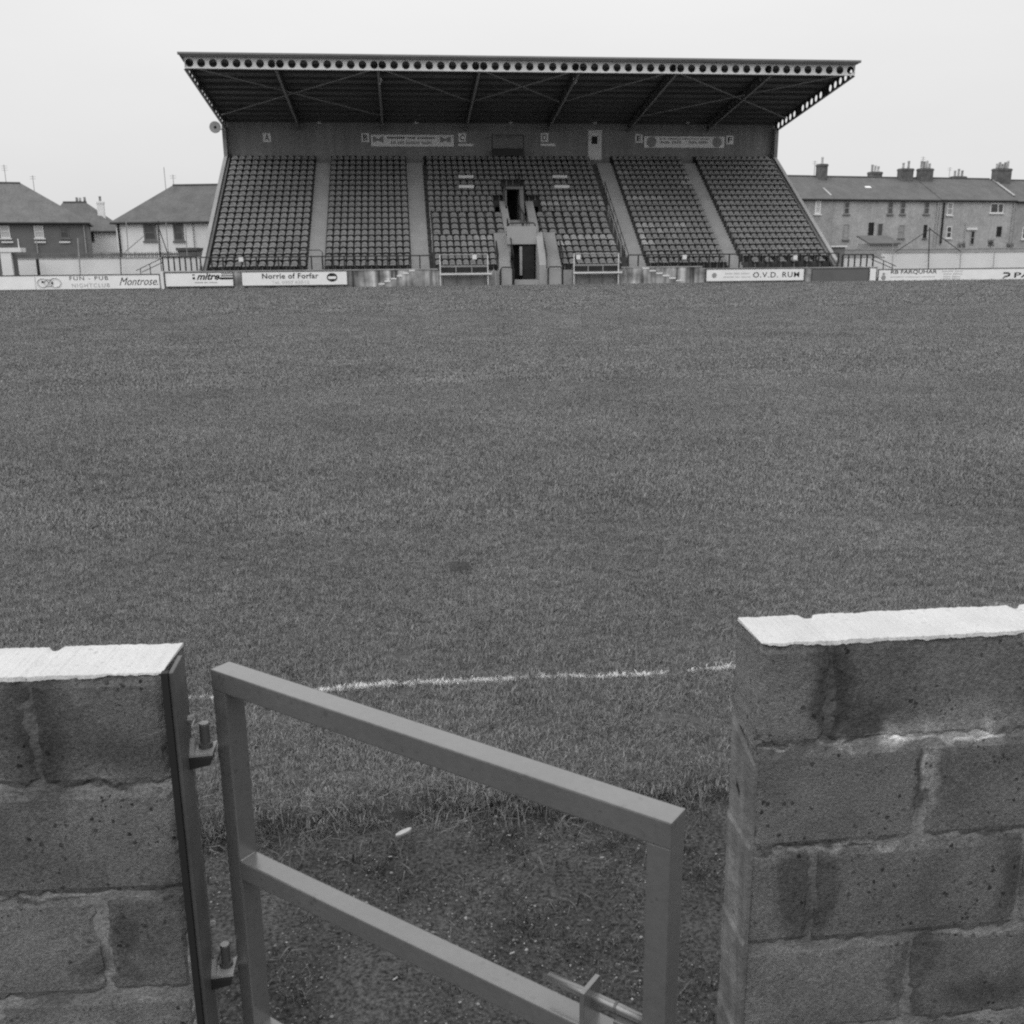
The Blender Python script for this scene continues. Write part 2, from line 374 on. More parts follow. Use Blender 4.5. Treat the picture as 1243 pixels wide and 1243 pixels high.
def scatter(name, pts, scl, protos, label=None):
    n = len(pts)
    me = bpy.data.meshes.new(name); me.vertices.add(n); me.vertices.foreach_set('co', np.asarray(pts, np.float32).ravel())
    rot = np.zeros((n, 3), np.float32); rot[:, 2] = RNG.uniform(0, 6.283, n); rot[:, 0] = RNG.normal(0, .08, n); rot[:, 1] = RNG.normal(0, .08, n)
    me.attributes.new('rot', 'FLOAT_VECTOR', 'POINT').data.foreach_set('vector', rot.ravel())
    me.attributes.new('scl', 'FLOAT', 'POINT').data.foreach_set('value', np.asarray(scl, np.float32))
    me.attributes.new('idx', 'INT', 'POINT').data.foreach_set('value', RNG.integers(0, len(protos), n).astype(np.int32))
    o = link(name, me)
    c = bpy.data.collections.new(name + '_shapes')
    for p in protos: c.objects.link(p)
    g = bpy.data.node_groups.new(name, 'GeometryNodeTree')
    g.interface.new_socket('Geometry', in_out='INPUT', socket_type='NodeSocketGeometry'); g.interface.new_socket('Geometry', in_out='OUTPUT', socket_type='NodeSocketGeometry')
    n_, l_ = g.nodes.new, g.links.new
    gi, go, ip, ci = n_('NodeGroupInput'), n_('NodeGroupOutput'), n_('GeometryNodeInstanceOnPoints'), n_('GeometryNodeCollectionInfo')
    ci.inputs[0].default_value = c; ci.inputs[1].default_value = True; ci.inputs[2].default_value = True
    ip.inputs['Pick Instance'].default_value = True
    def at_(nm, ty):
        x = n_('GeometryNodeInputNamedAttribute'); x.data_type = ty; x.inputs[0].default_value = nm; return x.outputs[0]
    e2r = n_('FunctionNodeEulerToRotation')
    l_(gi.outputs[0], ip.inputs['Points']); l_(ci.outputs[0], ip.inputs['Instance']); l_(at_('idx', 'INT'), ip.inputs['Instance Index'])
    l_(at_('rot', 'FLOAT_VECTOR'), e2r.inputs[0]); l_(e2r.outputs[0], ip.inputs['Rotation']); l_(at_('scl', 'FLOAT'), ip.inputs['Scale']); l_(ip.outputs[0], go.inputs[0])
    md = o.modifiers.new('scatter', 'NODES'); md.node_group = g
    tag(o, kind='stuff')
    return o


def patch(x, y):       # slow light/dark clumping of the turf
    return (np.sin(x * 1.9 + 1.3 * np.sin(y * 1.1)) + np.sin(y * 2.3 + 1.7 * np.sin(x * .9)) + np.sin(x * 4.7 - y * 3.9) + np.sin(x * 7.3 + y * 8.1)) / 4

def lie(x, y, dz=0.0):      # points lying on the turf's own surface
    ed_ = 3.17 + .035 * np.sin(x * 2.3 + .6) + .025 * np.sin(x * 7.1) + .012 * np.sin(x * 19)
    h = .006 * np.sin(x * 3.1 + y * 1.7) + .005 * np.sin(x * 7.7 - y * 5.3) + .004 * np.sin(y * 11 + x * 4)
    return np.c_[x, y, h * np.clip((y - ed_) / .3, 0, 1) * np.where(y < 10, 1, .3) + dz]

def sample(y0, y1, dens, margin=1.0):
    # points in the trapezium the camera looks over, with a margin for a step to the side
    out = []
    k = 0.72
    xa = lambda y: (-0.42 * y - margin, 0.66 * y + margin)
    n = int(dens * (y1 - y0) * (xa(y1)[1] - xa(y1)[0]))
    y = RNG.uniform(y0, y1, n); x = RNG.uniform(xa(y1)[0], xa(y1)[1], n)
    ok = (x > -0.42 * y - margin) & (x < 0.66 * y + margin)
    return x[ok], y[ok]

near_t = [tuft('grass_tuft', 34, .055, .010, .030, .0030, .5, M['blade']) for _ in range(6)]
mid_t = [tuft('grass_tuft', 34, .11, .018, .042, .0050, .5, M['blade']) for _ in range(5)]
far_t = [tuft('grass_tuft', 40, .22, .02, .045, .0110, .8, M['blade']) for _ in range(4)]
dist_t = [tuft('grass_tuft', 46, .40, .022, .05, .026, 1.0, M['blade']) for _ in range(4)]
dry_t = [tuft('dry_tuft', 14, .06, .03, .10, .0030, .85, M['dry_blade'], curl=.9) for _ in range(5)]
weed_t = [tuft('weed', 9, .03, .012, .05, .0045, .8, M['moss_blade'], curl=.7) for _ in range(4)]
chalk_t = [tuft('chalk_tuft', 14, .024, .012, .030, .0034, .6, M['chalk_blade']) for _ in range(4)]
for plist in (near_t, mid_t, far_t, dry_t, weed_t, chalk_t):
    for p in plist: p['kind'] = 'stuff'

px_, py_ = sample(3.1, 7.0, 900, 2.4)
ed = np.array([edge_y(a) for a in px_])
keep = (py_ > ed - .02)
px_, py_ = px_[keep], py_[keep]
sc = (1.0 + .10 * patch(px_ * 2.2, py_ * 2.2)) * RNG.uniform(.7, 1.25, len(px_))
scatter('near_grass', lie(px_, py_), sc, near_t)
px_, py_ = sample(6.9, 15, 380, 3.5)
sc = (1.0 + .10 * patch(px_ * 2.2, py_ * 2.2)) * RNG.uniform(.7, 1.25, len(px_))
scatter('middle_grass', lie(px_, py_), sc, mid_t)
px_, py_ = sample(14.8, 36, 110, 5)
sc = (0.95 + .14 * patch(px_ * .5, py_ * .5)) * RNG.uniform(.7, 1.25, len(px_))
scatter('far_grass', lie(px_, py_), sc, far_t)
px_, py_ = sample(35.5, 66.3, 34, 7)
scatter('distant_grass', lie(px_, py_), RNG.uniform(.8, 1.25, len(px_)), dist_t)
# ragged dead grass along the edge of the turf
n = 900
ex = RNG.uniform(-3, 4, n); ey = np.array([edge_y(a) for a in ex]) + RNG.normal(-.015, .075, n)
scatter('dry_edge_grass', np.c_[ex, ey, np.where(ey > np.array([edge_y(a) for a in ex]), -.005, -.06)], RNG.uniform(.4, 1.05, n), dry_t)
n = 15000
wx = RNG.uniform(-3, 4, n); wy = 1.7 + 1.5 * RNG.beta(1.7, 1.0, n)
keep = (patch(wx * 2, wy * 2) + RNG.uniform(-.6, .6, n) > -.12)
scatter('path_weeds', np.c_[wx[keep], wy[keep], np.full(keep.sum(), -.062)], RNG.lognormal(-.95, .38, keep.sum()), weed_t)
n = 1500
qx = RNG.uniform(-3.2, 5, n); qe = np.array([edge_y(a) for a in qx]); qy = qe + RNG.uniform(-.035, .012, n)
keep = (patch(qx * 3.1, qe * 0) + RNG.uniform(-.5, .5, n)) > -.25
scatter('edge_grass', np.c_[qx, qy, RNG.uniform(-.06, -.012, n)][keep], RNG.uniform(.6, 1.3, keep.sum()), near_t)
# stone chips in the ash of the path
chips = []
for i in range(5):
    m = MB(); ring = 6
    m.lathe([(.55, -.3), (1.0, 0.0), (.7, .45)], (0, 0, 0), n=ring)
    m.v = [(x * random.uniform(.7, 1.3) * .0026, y * random.uniform(.6, 1.3) * .0026, z * random.uniform(.6, 1.2) * .0026) for x, y, z in m.v]
    o = bpy.data.objects.new('stone_chip', m.mesh('stone_chip', M['stone_chip'])); o['kind'] = 'stuff'; chips.append(o)
n = 26000
sxp = RNG.uniform(-2.2, 3.0, n); syp = RNG.uniform(1.5, 3.2, n)
scatter('path_gravel', np.c_[sxp, syp, -.06 + RNG.uniform(-.002, .004, n)], RNG.lognormal(-.22, .42, n), chips)
# weathered chalk touchline: whitened blades
n = 2600
lx = RNG.uniform(-4.5, 6.5, n); ly = 4.16 + RNG.normal(0, .005, n) + .003 * np.sin(lx * 2.1)
dens = .30 + .7 * np.exp(-((lx + .3) / .25) ** 2) + .5 * np.clip(patch(lx * 4.0, ly * 0) + .1, 0, 1)
keep = RNG.uniform(0, 1, n) < dens
scatter('touchline', lie(lx[keep], ly[keep], .002), RNG.uniform(.5, 1.05, keep.sum()), chalk_t)

# ------------------------------------------------------------------ near block walls
BL, BH, JT, WT = 0.44, 0.215, 0.010, 0.14


def rough_block(x0, x1, y0, y1, z0, z1, amp=0.0042):
    """A concrete block with weathered, uneven arrises."""
    near = abs(x0 + x1) < 1.9
    nxb = max(3, int((x1 - x0) / (.015 if near else .06))); nzb = 14 if near else 4
    m = MB()
    def grid(fn, na, nb):
        b = len(m.v)
        for j in range(nb + 1):
            for i in range(na + 1):
                m.v.append(fn(i / na, j / nb))
        for j in range(nb):
            for i in range(na):
                a = b + j * (na + 1) + i; m.f.append((a, a + 1, a + na + 2, a + na + 1))
    sh = random.uniform(-.003, .003)
    e = {}
    def wob(k):
        if k not in e: e[k] = random.uniform(-amp, amp)
        return e[k]
    def rnd(u):     # arris rounding
        return max(0, 1 - min(u, 1 - u) * 14) ** 2 * 0.006
    def front(u, v):
        x = x0 + u * (x1 - x0); z = z0 + v * (z1 - z0)
        ex_ = wob(('e', round(v * nzb), u < .5)) * .3 if u in (0, 1) else 0
        ez_ = wob(('z', round(u * nxb), v < .5)) if v in (0, 1) else 0
        return (x + ex_, y0 + sh + rnd(u) * random.uniform(.4, 1.5) + rnd(v) * random.uniform(.4, 1.6) + random.uniform(-.0006, .0006), z + ez_)
    grid(front, nxb, nzb)
    fr = m.v[:]
    W = nxb + 1
    top = fr[nzb * W:]; bot = fr[:W]; lef = fr[::W]; rig = fr[W - 1::W]
    def skirt(edge, flip):
        b = len(m.v); k = len(edge)
        for q in edge: m.v.append(q)
        for q in edge: m.v.append((q[0], y1 + random.uniform(-amp, amp) * .3, q[2]))
        for i in range(k - 1):
            f = (b + i, b + i + 1, b + k + i + 1, b + k + i); m.f.append(f[::-1] if flip else f)
    skirt(top, False); skirt(bot, True); skirt(lef, True); skirt(rig, False)
    b = len(m.v); m.v += [(x0, y1, z0), (x1, y1, z0), (x1, y1, z1), (x0, y1, z1)]; m.f.append((b + 3, b + 2, b + 1, b))
    return m


def block_wall(name, label, loc, rz, sgn, starts, ztop):
    """Courses of 440 x 215 blocks from x = 0 outwards (sgn) in the wall's own axes; front face at y = 0."""
    w = empty(name, loc, label, 'block wall', rz=rz)
    far = 3.6
    for c, st in enumerate(starts):
        z1 = ztop - c * 0.225; z0 = z1 - BH
        if c == len(starts) - 1: z0 = -0.06
        cuts = [0.0]; x = st
        while x < far: cuts.append(x); x += BL + JT
        cuts.append(far)
        for a, b in zip(cuts[:-1], cuts[1:]):
            xa, xb = (a + (JT / 2 if a > 0 else 0)), b - JT / 2
            if sgn < 0: xa, xb = -xb, -xa
            link('block', rough_block(xa, xb, 0, WT, z0, z1 - (.0045 if c == 0 else 0)).mesh('block', M['block'], smooth=False), w)
    rr = random.Random(21 + sgn); stp = .005; k = int(1.5 / stp); rows_ = []      # one coat of white paint along the weathered top
    joints = [starts[0] + (BL + JT) * i for i in range(4)]
    ch = 0.0; bk = 0.0; dr = .005
    for i in range(k + 1):
        x = i * stp
        ch = ch * .72 + rr.gauss(0, .0013) + (rr.uniform(.002, .005) if rr.random() < .025 else 0); bk = bk * .75 + rr.gauss(0, .001) + (rr.uniform(.002, .006) if rr.random() < .035 else 0)
        dr = max(.0025, min(.009, dr + rr.gauss(0, .0008)))
        nt_ = max([max(0, 1 - ((x - q) / .014) ** 2) for q in joints] + [0])
        z_ = ztop + .0035 + rr.uniform(-.0007, .0007) - .003 * nt_
        ya, yb = min(.02, max(-.003, ch - .001)) + .004 * nt_, WT + .001 - max(-.002, min(.012, bk)) - .013 * nt_
        fr_ = min(1, .2 + x / .01)
        rows_.append([(x * sgn, ya, z_ - dr * fr_), (x * sgn, ya + .0012, z_ - .0005), (x * sgn, ya + .03, z_ + rr.uniform(-.0005, .0005)), (x * sgn, (ya + yb) / 2, z_ + rr.uniform(-.0006, .0006)), (x * sgn, yb - .02, z_ + rr.uniform(-.0005, .0005)), (x * sgn, yb, z_ - .0008), (x * sgn, yb, z_ - .007)])
    x = far * sgn
    rows_.append([(x, 0, ztop - .004), (x, .001, ztop + .004), (x, .03, ztop + .004), (x, .07, ztop + .004), (x, .12, ztop + .004), (x, WT, ztop + .003), (x, WT, ztop - .004)])
    vs_ = [v for r_ in rows_ for v in r_]; q = 7
    fs_ = [(i * q + a, i * q + a + 1, (i + 1) * q + a + 1, (i + 1) * q + a) for i in range(len(rows_) - 1) for a in range(6)] + [tuple(range(7)), tuple(range((len(rows_) - 1) * q, len(rows_) * q))[::-1]]
    MB().add(vs_, fs_).build('white_paint', M['white_top'], w)
    # mortar: a core set a little behind the faces, with flush smears at some joints
    m = MB()
    m.box(*((.004, far) if sgn > 0 else (-far, -.004)), .011, WT - .004, -.06, ztop - .004)
    rr = random.Random(9 + sgn); gx, gz = .016, .0075      # its face wanders between flush and raked out
    nx_, nz_ = int(1.25 / gx), int(1.2 / gz); b = len(m.v); ph = [rr.uniform(0, 6.28) for _ in range(6)]
    for j in range(nz_ + 1):
        for i in range(nx_ + 1):
            x, z = .004 + i * gx, ztop - .004 - j * gz
            dpt = .0056 + .0030 * (math.sin(x * 17 + z * 9 + ph[0]) + math.sin(x * 39 - z * 23 + ph[1]) * .7 + math.sin(z * 31 + x * 6 + ph[2]) * .6) / 1.4 + rr.uniform(-.0007, .0007)
            m.v.append((x * sgn, max(.0036, dpt), z))
    for j in range(nz_):
        for i in range(nx_): q = b + j * (nx_ + 1) + i; m.f.append((q, q + 1, q + nx_ + 2, q + nx_ + 1))
    m.build('mortar', M['mortar'], w)
    return w


ZT = 1.164
block_wall('block_wall', 'grey concrete block wall with white painted top, right of the open gate', (.655, 1.684, 0), 0, 1, [.14, .35, .14, .365, .14], ZT)
block_wall('block_wall', 'grey concrete block wall with white painted top and steel post, left of the gate', (-.447, 1.692, 0), R(-3), -1, [.235, .40, .165, .40, .165], ZT)
wallR = None
M['render'] = mat('cement_render', 0.165, var=0.28, scale=11, fine=0.22, fine_scale=150, streak=0.3, streak_scale=16, bump=0.6, bump_scale=90, rough=0.95, spots=[(.647, 1.775, .80, .1, .009, .014, .1, .4), (.647, 1.72, .93, .1, .03, .03, 1.25, .6)])
wr = bpy.data.objects['block_wall']
k, kc = 110, 9; vs, fs = [], []      # a thin coat of cement render on the exposed end; each course below the top one stands out at its head
for i in range(k + 1):
    for c in range(kc + 1):
        v = c / kc
        z = ZT - .2 - 1.0 * i / k
        z -= .045 * (1 - v) * max(0, 1 - i / 9)
        ph = ((ZT - z) / .225 - .93) % 1
        o_ = -.0010 - .0042 * (1 - ph) ** 1.5 - .0006 * math.sin(z * 41 + v * 3) - .0004 * math.sin(z * 133 + v * 7) + random.uniform(-.0005, .0005)
        if i < 2: o_ = -.0004 - .0015 * i
        vs.append((o_ + .002 * (c in (0, kc)), .0005 + v * (WT - .003), z))
W_ = kc + 1
fs = [(i * W_ + c, i * W_ + c + 1, (i + 1) * W_ + c + 1, (i + 1) * W_ + c) for i in range(k) for c in range(kc)]
for c in (0, kc):      # return the coat's edges to the wall
    b = len(vs); vs += [(.007, vs[i * W_ + c][1], vs[i * W_ + c][2]) for i in range(k + 1)]
    fs += [(i * W_ + c, (i + 1) * W_ + c, b + i + 1, b + i) for i in range(k)]
MB().add(vs, fs).build('render_coat', M['render'], wr)

# ------------------------------------------------------------------ steel gate post with hinge lugs
gp = wempty('gate_post', (-.42, 1.75, 0), 'dark steel channel post bolted to the end of the left block wall', 'gate post')
cr, sr = math.cos(R(-3)), math.sin(R(-3))
m = MB()
m.box(-.446, -.434, 1.676, 1.690, -.05, 1.172); m.build('front_flange', M['ink'], gp)
MB().box(-.4335, -.4255, 1.680, 1.762, -.05, 1.171).build('web_plate', M['post_paint'], gp, bevel=.0015)
for z in (.975, .487):
    b = MB(); b.prism_y([(-.4255, z - .024), (-.388, z - .017), (-.384, z - .001), (-.4255, z - .001)], 1.733, 1.782); b.build('hinge_lug', M['rail'], gp, bevel=.001)
    b = MB(); b.add([(-.4255, 1.735, z), (-.383, 1.738, z), (-.383, 1.792, z), (-.4255, 1.762, z), (-.4255, 1.735, z + .005), (-.383, 1.738, z + .005), (-.383, 1.792, z + .005), (-.4255, 1.762, z + .005)], [(3, 2, 1, 0), (4, 5, 6, 7), (0, 1, 5, 4), (1, 2, 6, 5), (2, 3, 7, 6), (3, 0, 4, 7)]); b.build('hinge_plate', M['hinge_steel'], gp)
    b = MB(); b.prism_x([(1.738, z + .005), (1.762, z + .005), (1.756, z + .030)], -.4255, -.417); b.build('gusset', M['hinge_steel'], gp)
    b = MB(); b.lathe([(.0135, z + .0052), (.0135, z + .014), (.0095, z + .0145), (.0095, z + .050), (.0075, z + .053)], (-.4005, 1.768, 0), n=16); b.build('hinge_pin', M['steel_dark'], gp)
    b = MB(); b.lathe([(.0088, z + .0531), (.0088, z + .0545)], (-.4005, 1.768, 0), n=16); b.build('pin_cap', M['hinge_steel'], gp)
for z, yy in ((1.045, 1.755), (.585, 1.775)):
    b = MB(); b.lathe([(.007, -.4255), (.007, -.418), (.004, -.416)], (0, yy, z), axis='x', n=6); b.build('bolt_head', M['hinge_steel'], gp)

# ------------------------------------------------------------------ the gate, swung open towards the terrace
A = Vector((-.379, 1.763, 0)); Bp = Vector((.3295, 1.158, 0))
ang = math.atan2(Bp.y - A.y, Bp.x - A.x)
gate = empty('gate', (A.x, A.y, 0), 'grey painted tubular steel gate standing open in the gap between the block walls', 'gate', rz=ang)
LG, TH = 0.941, 0.046        # own axes: x along the gate, y away from the camera, z up
g = MB(); g.box(0, LG, 0, TH, 1.098, 1.140); g.build('top_rail', M['gate_paint'], gate, bevel=.003, loc=(0, 0, 0))
for nm, x0, x1 in (('hinge_stile', 0.0005, .036), ('latch_stile', LG - .037, LG - .0005)):
    MB().box(x0, x1, .0008, TH - .0008, .10, 1.0995).build(nm, M['gate_paint'], gate, bevel=.003, loc=(0, 0, 0))
for nm, z0, z1 in (('middle_rail', .704, .744), ('lower_rail', .315, .355), ('bottom_rail', .10, .138)):
    MB().box(.0345, LG - .035, .0018, TH - .0018, z0, z1).build(nm, M['gate_paint'], gate, bevel=.003, loc=(0, 0, 0))
for z in (.98, .505):
    MB().lathe([(.0125, z + .012), (.0125, z + .04)], (-.012, .012, 0), n=12)
for z in (.95, .47): MB().box(-.006, .0, .006, .03, z, z + .03).build('hinge_strap', M['gate_paint'], gate, loc=(0, 0, 0))
for x, z in ((.036, 1.098), (LG - .037, 1.098), (.036, .744), (.036, .704), (LG - .037, .744), (LG - .037, .704)):      # weld beads in the corners
    MB().tube([(x, .004 + .009 * q, z + random.uniform(-.0006, .0006)) for q in range(5)], .0028, 6).build('weld_bead', M['gate_paint'], gate, smooth=True, loc=(0, 0, 0))
MB().box(.802, .810, -.0025, .047, .690, .808).build('bolt_plate', M['gate_paint'], gate, bevel=.0012, loc=(0, 0, 0))
MB().tube([(.728, .030, .780), (.80, .030, .780), (.84, .030, .780), (.925, .030, .780)], .0082, 14).build('slide_bolt', M['gate_paint'], gate, smooth=True, loc=(0, 0, 0))
MB().tube([(.846, .030, .780), (.850, .030, .780)], .0095, 12).build('bolt_collar', M['post_paint'], gate, loc=(0, 0, 0))
MB().box(.852, .9025, .012, .0425, .7442, .7712).build('bolt_guide', M['gate_paint'], gate, bevel=.0015, loc=(0, 0, 0))

# ------------------------------------------------------------------ small things on the path
def litter(px, py, ln, w, rot, label, cat='litter', group=None, z=-.052):
    p = at(px, py, Z=z)
    m = MB()
    if w > .006:
        prof = [(ln / 2 * math.cos(a) * (1 if abs(math.cos(a)) > .5 else .9), w / 2 * math.sin(a)) for a in [k * math.pi / 6 for k in range(12)]]
        n_ = len(prof); vs = [(x, y, 0) for x, y in prof] + [(x * .95, y * .9, .007) for x, y in prof]
        m.add(vs, [tuple(range(n_))[::-1], tuple(range(n_, 2 * n_))] + [(i, (i + 1) % n_, n_ + (i + 1) % n_, n_ + i) for i in range(n_)])
    else:
        m.tube([(-ln / 2, 0, .004), (ln / 2, 0, .004)], w / 2, 7)
    o = m.build('scrap' if w > .006 else 'cigarette_end', M['scrap'])
    o.location = p; o.rotation_euler = (R(8), R(-10), rot); tag(o, label, cat, group); return o
litter(490, 1011, .062, .020, R(22), 'pale flat oblong scrap lying in the ragged grass edge', z=-.005)
for i, (x, y, lb) in enumerate([(474, 1041, 'small white stub on the ash just below the pale oblong scrap'), (618, 1015, 'white stub behind the top rail near the middle of the gate'),
                           (731, 1042, 'white stub on the ash left of the latch stile'), (565, 998, 'white stub upright in the grass edge under the gate rail'),
                           (622, 1158, 'white stub on the ash above the middle rail'), (480, 1189, 'white stub on the ash beneath the middle rail'), (428, 1091, 'white stub beside the left end of the middle rail')]):
    litter(x, y, .014, .0048, random.uniform(-.6, .6), lb, group='white stubs scattered on the ash path')
d = at(557, 689, Z=0)
m = MB(); m.lathe([(.11, -.01), (.09, .012), (.05, .022), (.02, .02)], (0, 0, 0), n=11); m.v = [(x * random.uniform(.8, 1.2), y * random.uniform(.8, 1.2), z) for x, y, z in m.v]
o = m.build('divot', M['ash']); o.location = d; tag(o, 'dark clod of earth lying out on the turf', 'divot')

# ------------------------------------------------------------------ grandstand
XL, XR = -12.85, 30.10
NR, TR, RS = 20, .65, .405
Yk = lambda k: 67.60 + TR * k           # front of row k's tread
Zk = lambda k: 0.955 + RS * k
gs = wempty('grandstand', (8.6, 67.0, 0), 'large all-seated grandstand with cantilever roof on the far side of the pitch', 'grandstand')
WTOP = 1.08

# raked terrace, row by row; spans with seats (x0, x1) for the middle section depend on the row
AB = [(-12.62, -6.06), (-4.98, .76)]
DE = [(16.70, 22.42), (23.42, 29.72)]
def mid_spans(k):
    if k <= 4: return [(1.96, 6.52), (10.80, 15.55)]
    if k <= 8: return [(1.96, 7.42), (9.77, 15.55)]
    if k <= 11: return [(1.96, 7.00), (10.20, 15.55)]
    if k <= 14: return [(1.96, 7.80), (9.30, 15.55)]
    return [(1.96, 15.55)]
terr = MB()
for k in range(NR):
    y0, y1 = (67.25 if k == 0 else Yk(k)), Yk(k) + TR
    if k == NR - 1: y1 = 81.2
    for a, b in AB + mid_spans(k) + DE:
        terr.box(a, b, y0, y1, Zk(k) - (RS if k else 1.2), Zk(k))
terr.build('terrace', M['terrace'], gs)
for (a, b, kmax) in [(-6.06, -4.98, NR), (.76, 1.96, NR), (15.55, 16.70, NR), (22.42, 23.42, NR)]:
    st = MB()
    for k in range(kmax):
        y0 = 67.25 if k == 0 else Yk(k)
        ym, y1 = Yk(k) + TR / 2, Yk(k) + TR
        if k == NR - 1: y1 = 81.2
        st.box(a, b, y0, ym, Zk(k) - (RS / 2 if k else 1.2), Zk(k)); st.box(a, b, ym, y1, Zk(k) - .1, Zk(k) + RS / 2)
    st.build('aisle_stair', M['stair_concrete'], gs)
# players' tunnel, landing and vomitory in the middle
MB().box(7.38, 7.52, 67.9, 69.25, 0, 1.6).build('stair_gap_dark', M['void'], gs)  # dark slab standing in for the shaded gap between stair and tunnel mouth
for a, b in [(6.52, 7.38), (9.72, 10.80)]:
    st = MB(); st.box(a, b, 67.22, 67.7, -.05, 1.06)
    for k in range(12):
        st.box(a, b, 67.7 + .28 * k, 67.98 + .28 * k, .5, 1.06 + .2 * (k + 1))
    st.build('tunnel_stair', M['stair_concrete'], gs)
c = MB()
c.box(7.26, 9.26, 69.0, 69.25, 2.67, 3.85)          # upstand over the tunnel mouth
c.box(7.52, 9.72, 69.25, 71.1, 3.2, 3.46)           # landing
c.box(9.26, 9.72, 67.4, 69.0, 0, 1.3); c.prism_x([(67.4, 1.3), (69.25, 3.46), (69.25, 1.3)], 9.26, 9.71)
c.box(9.262, 9.722, 69.0, 71.0, 0, 3.19)
c.box(7.2, 7.52, 69.26, 71.0, 0, 3.19)
c.box(7.5, 9.26, 67.5, 69.9, 0, .34)
c.build('tunnel_walls', M['stair_concrete'], gs)
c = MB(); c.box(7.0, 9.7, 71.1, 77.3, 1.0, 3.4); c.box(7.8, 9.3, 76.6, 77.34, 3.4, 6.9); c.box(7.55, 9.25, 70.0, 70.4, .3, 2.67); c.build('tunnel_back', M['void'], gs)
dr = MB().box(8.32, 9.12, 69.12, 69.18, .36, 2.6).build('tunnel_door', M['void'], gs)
MB().box(8.12, 8.29, 69.06, 69.2, .62, 2.52).build('door_edge', M['steel_mid'], gs)
c = MB()
for k in range(13):
    y0 = 71.1 + .3 * k; z1 = 3.6 + .18 * k
    c.box(7.34, 7.84, y0, y0 + .3, z1 - .5, z1); c.box(9.2, 9.78, y0, y0 + .3, z1 - .5, z1)
for k in range(6):
    c.box(7.84, 9.2, 71.1 + .48 * k, 71.58 + .48 * k, 3.2, 3.62 + .155 * k)
c.build('upper_stair', M['stair_concrete'], gs)
c = MB(); c.prism_x([(73.2, 4.2), (73.2, 4.9), (74.0, 6.55), (77.3, 6.95), (77.3, 4.2)], 8.72, 8.98); c.box(7.74, 8.98, 73.96, 77.3, 6.55, 6.72); c.prism_x([(74.1, 4.3), (74.1, 6.5), (77.3, 6.5), (77.3, 4.3)], 7.70, 7.80)
c.build('vomitory_wall', M['concrete'], gs)
# side walls with sloping copings
for x0, x1, nm in ((XL, XL + .20, 'side_wall'), (XR - .20, XR, 'side_wall')):
    MB().prism_x([(67.05, -.05), (67.05, 1.15), (67.9, 1.42), (81.2, 9.66), (81.2, -.05)], x0, x1).build(nm, M['concrete'], gs)
    a0, a1 = (x0 - .03, x1 + .02) if x0 < 0 else (x0 - .02, x1 + .03)
    b0, b1 = (x1 + .021, x1 + .20) if x0 < 0 else (x0 - .20, x0 - .021)
    MB().prism_x([(67.3, .9), (67.3, 1.08), (81.2, 9.58), (81.2, 9.2)], b0, b1).build('inner_kerb', M['concrete'], gs)
    MB().prism_x([(67.6, 1.33), (67.6, 1.43), (81.2, 9.76), (81.2, 9.66)], a0, a1).build('side_coping', M['stair_concrete'], gs)
# front wall, walkway ends
for a, b, z in ((-15.1, 2.45, WTOP), (14.75, 20.3, WTOP), (20.3, 32.7, .93)):
    MB().box(a, b, 67.0, 67.22, -.05, z).build('front_wall', M['front_wall'], gs)
    MB().box(a, b, 66.96, 67.26, z, z + .06).build('wall_coping', M['coping'], gs)
for a, b in ((2.45, 6.5), (10.82, 14.75)): MB().box(a, b, 67.0, 67.2, -.05, WTOP - .1).build('bench_recess_wall', M['rear_wall'], gs)
for a, b, z in ((-15.1, XL - .07, .98), (XR + .07, 32.7, .9)): MB().box(a, b, 67.26, 69.2, -.05, z).build('walkway_end', M['concrete'], gs)
for x0, dx in ((-1.45, .40), (18.9, -.46)):      # short flights of steps against the front wall
    s_ = MB()
    for i in range(6):
        xa = x0 + dx * i; z = .16 + .165 * i
        s_.box(min(xa, xa + dx), max(xa, xa + dx), 66.80, 66.998, -.03, z)
    s_.build('wall_steps', M['front_wall'], gs)
    s_ = MB()
    for i in range(6):
        xa = x0 + dx * i; z = .16 + .165 * i
        s_.box(min(xa, xa + dx) + .01, max(xa, xa + dx) - .01, 66.775, 66.999, z, z + .085)
    s_.build('step_nosing', M['harl_pale'], gs)
# rear wall
for a, b in ((-12.4, -6.1), (-4.95, .72), (2.1, 14.9), (16.75, 22.4), (23.45, 29.7)): MB().box(a, b, 81.12, 81.198, 8.7, 9.44).build('wall_shadow_strip', M['void'], gs)  # dark strips along the wall foot, standing in for shadow above the top seats
MB().box(XL, XR + .1, 81.2, 81.5, -.05, 12.0).build('rear_wall', M['rear_wall'], gs)
for a, b in ((XL - .02, XL + .25), (XR - .2, XR + .08)): MB().box(a, b, 80.5, 81.19, 9.3, 11.5).build('rear_return_wall', M['rear_wall'], gs)
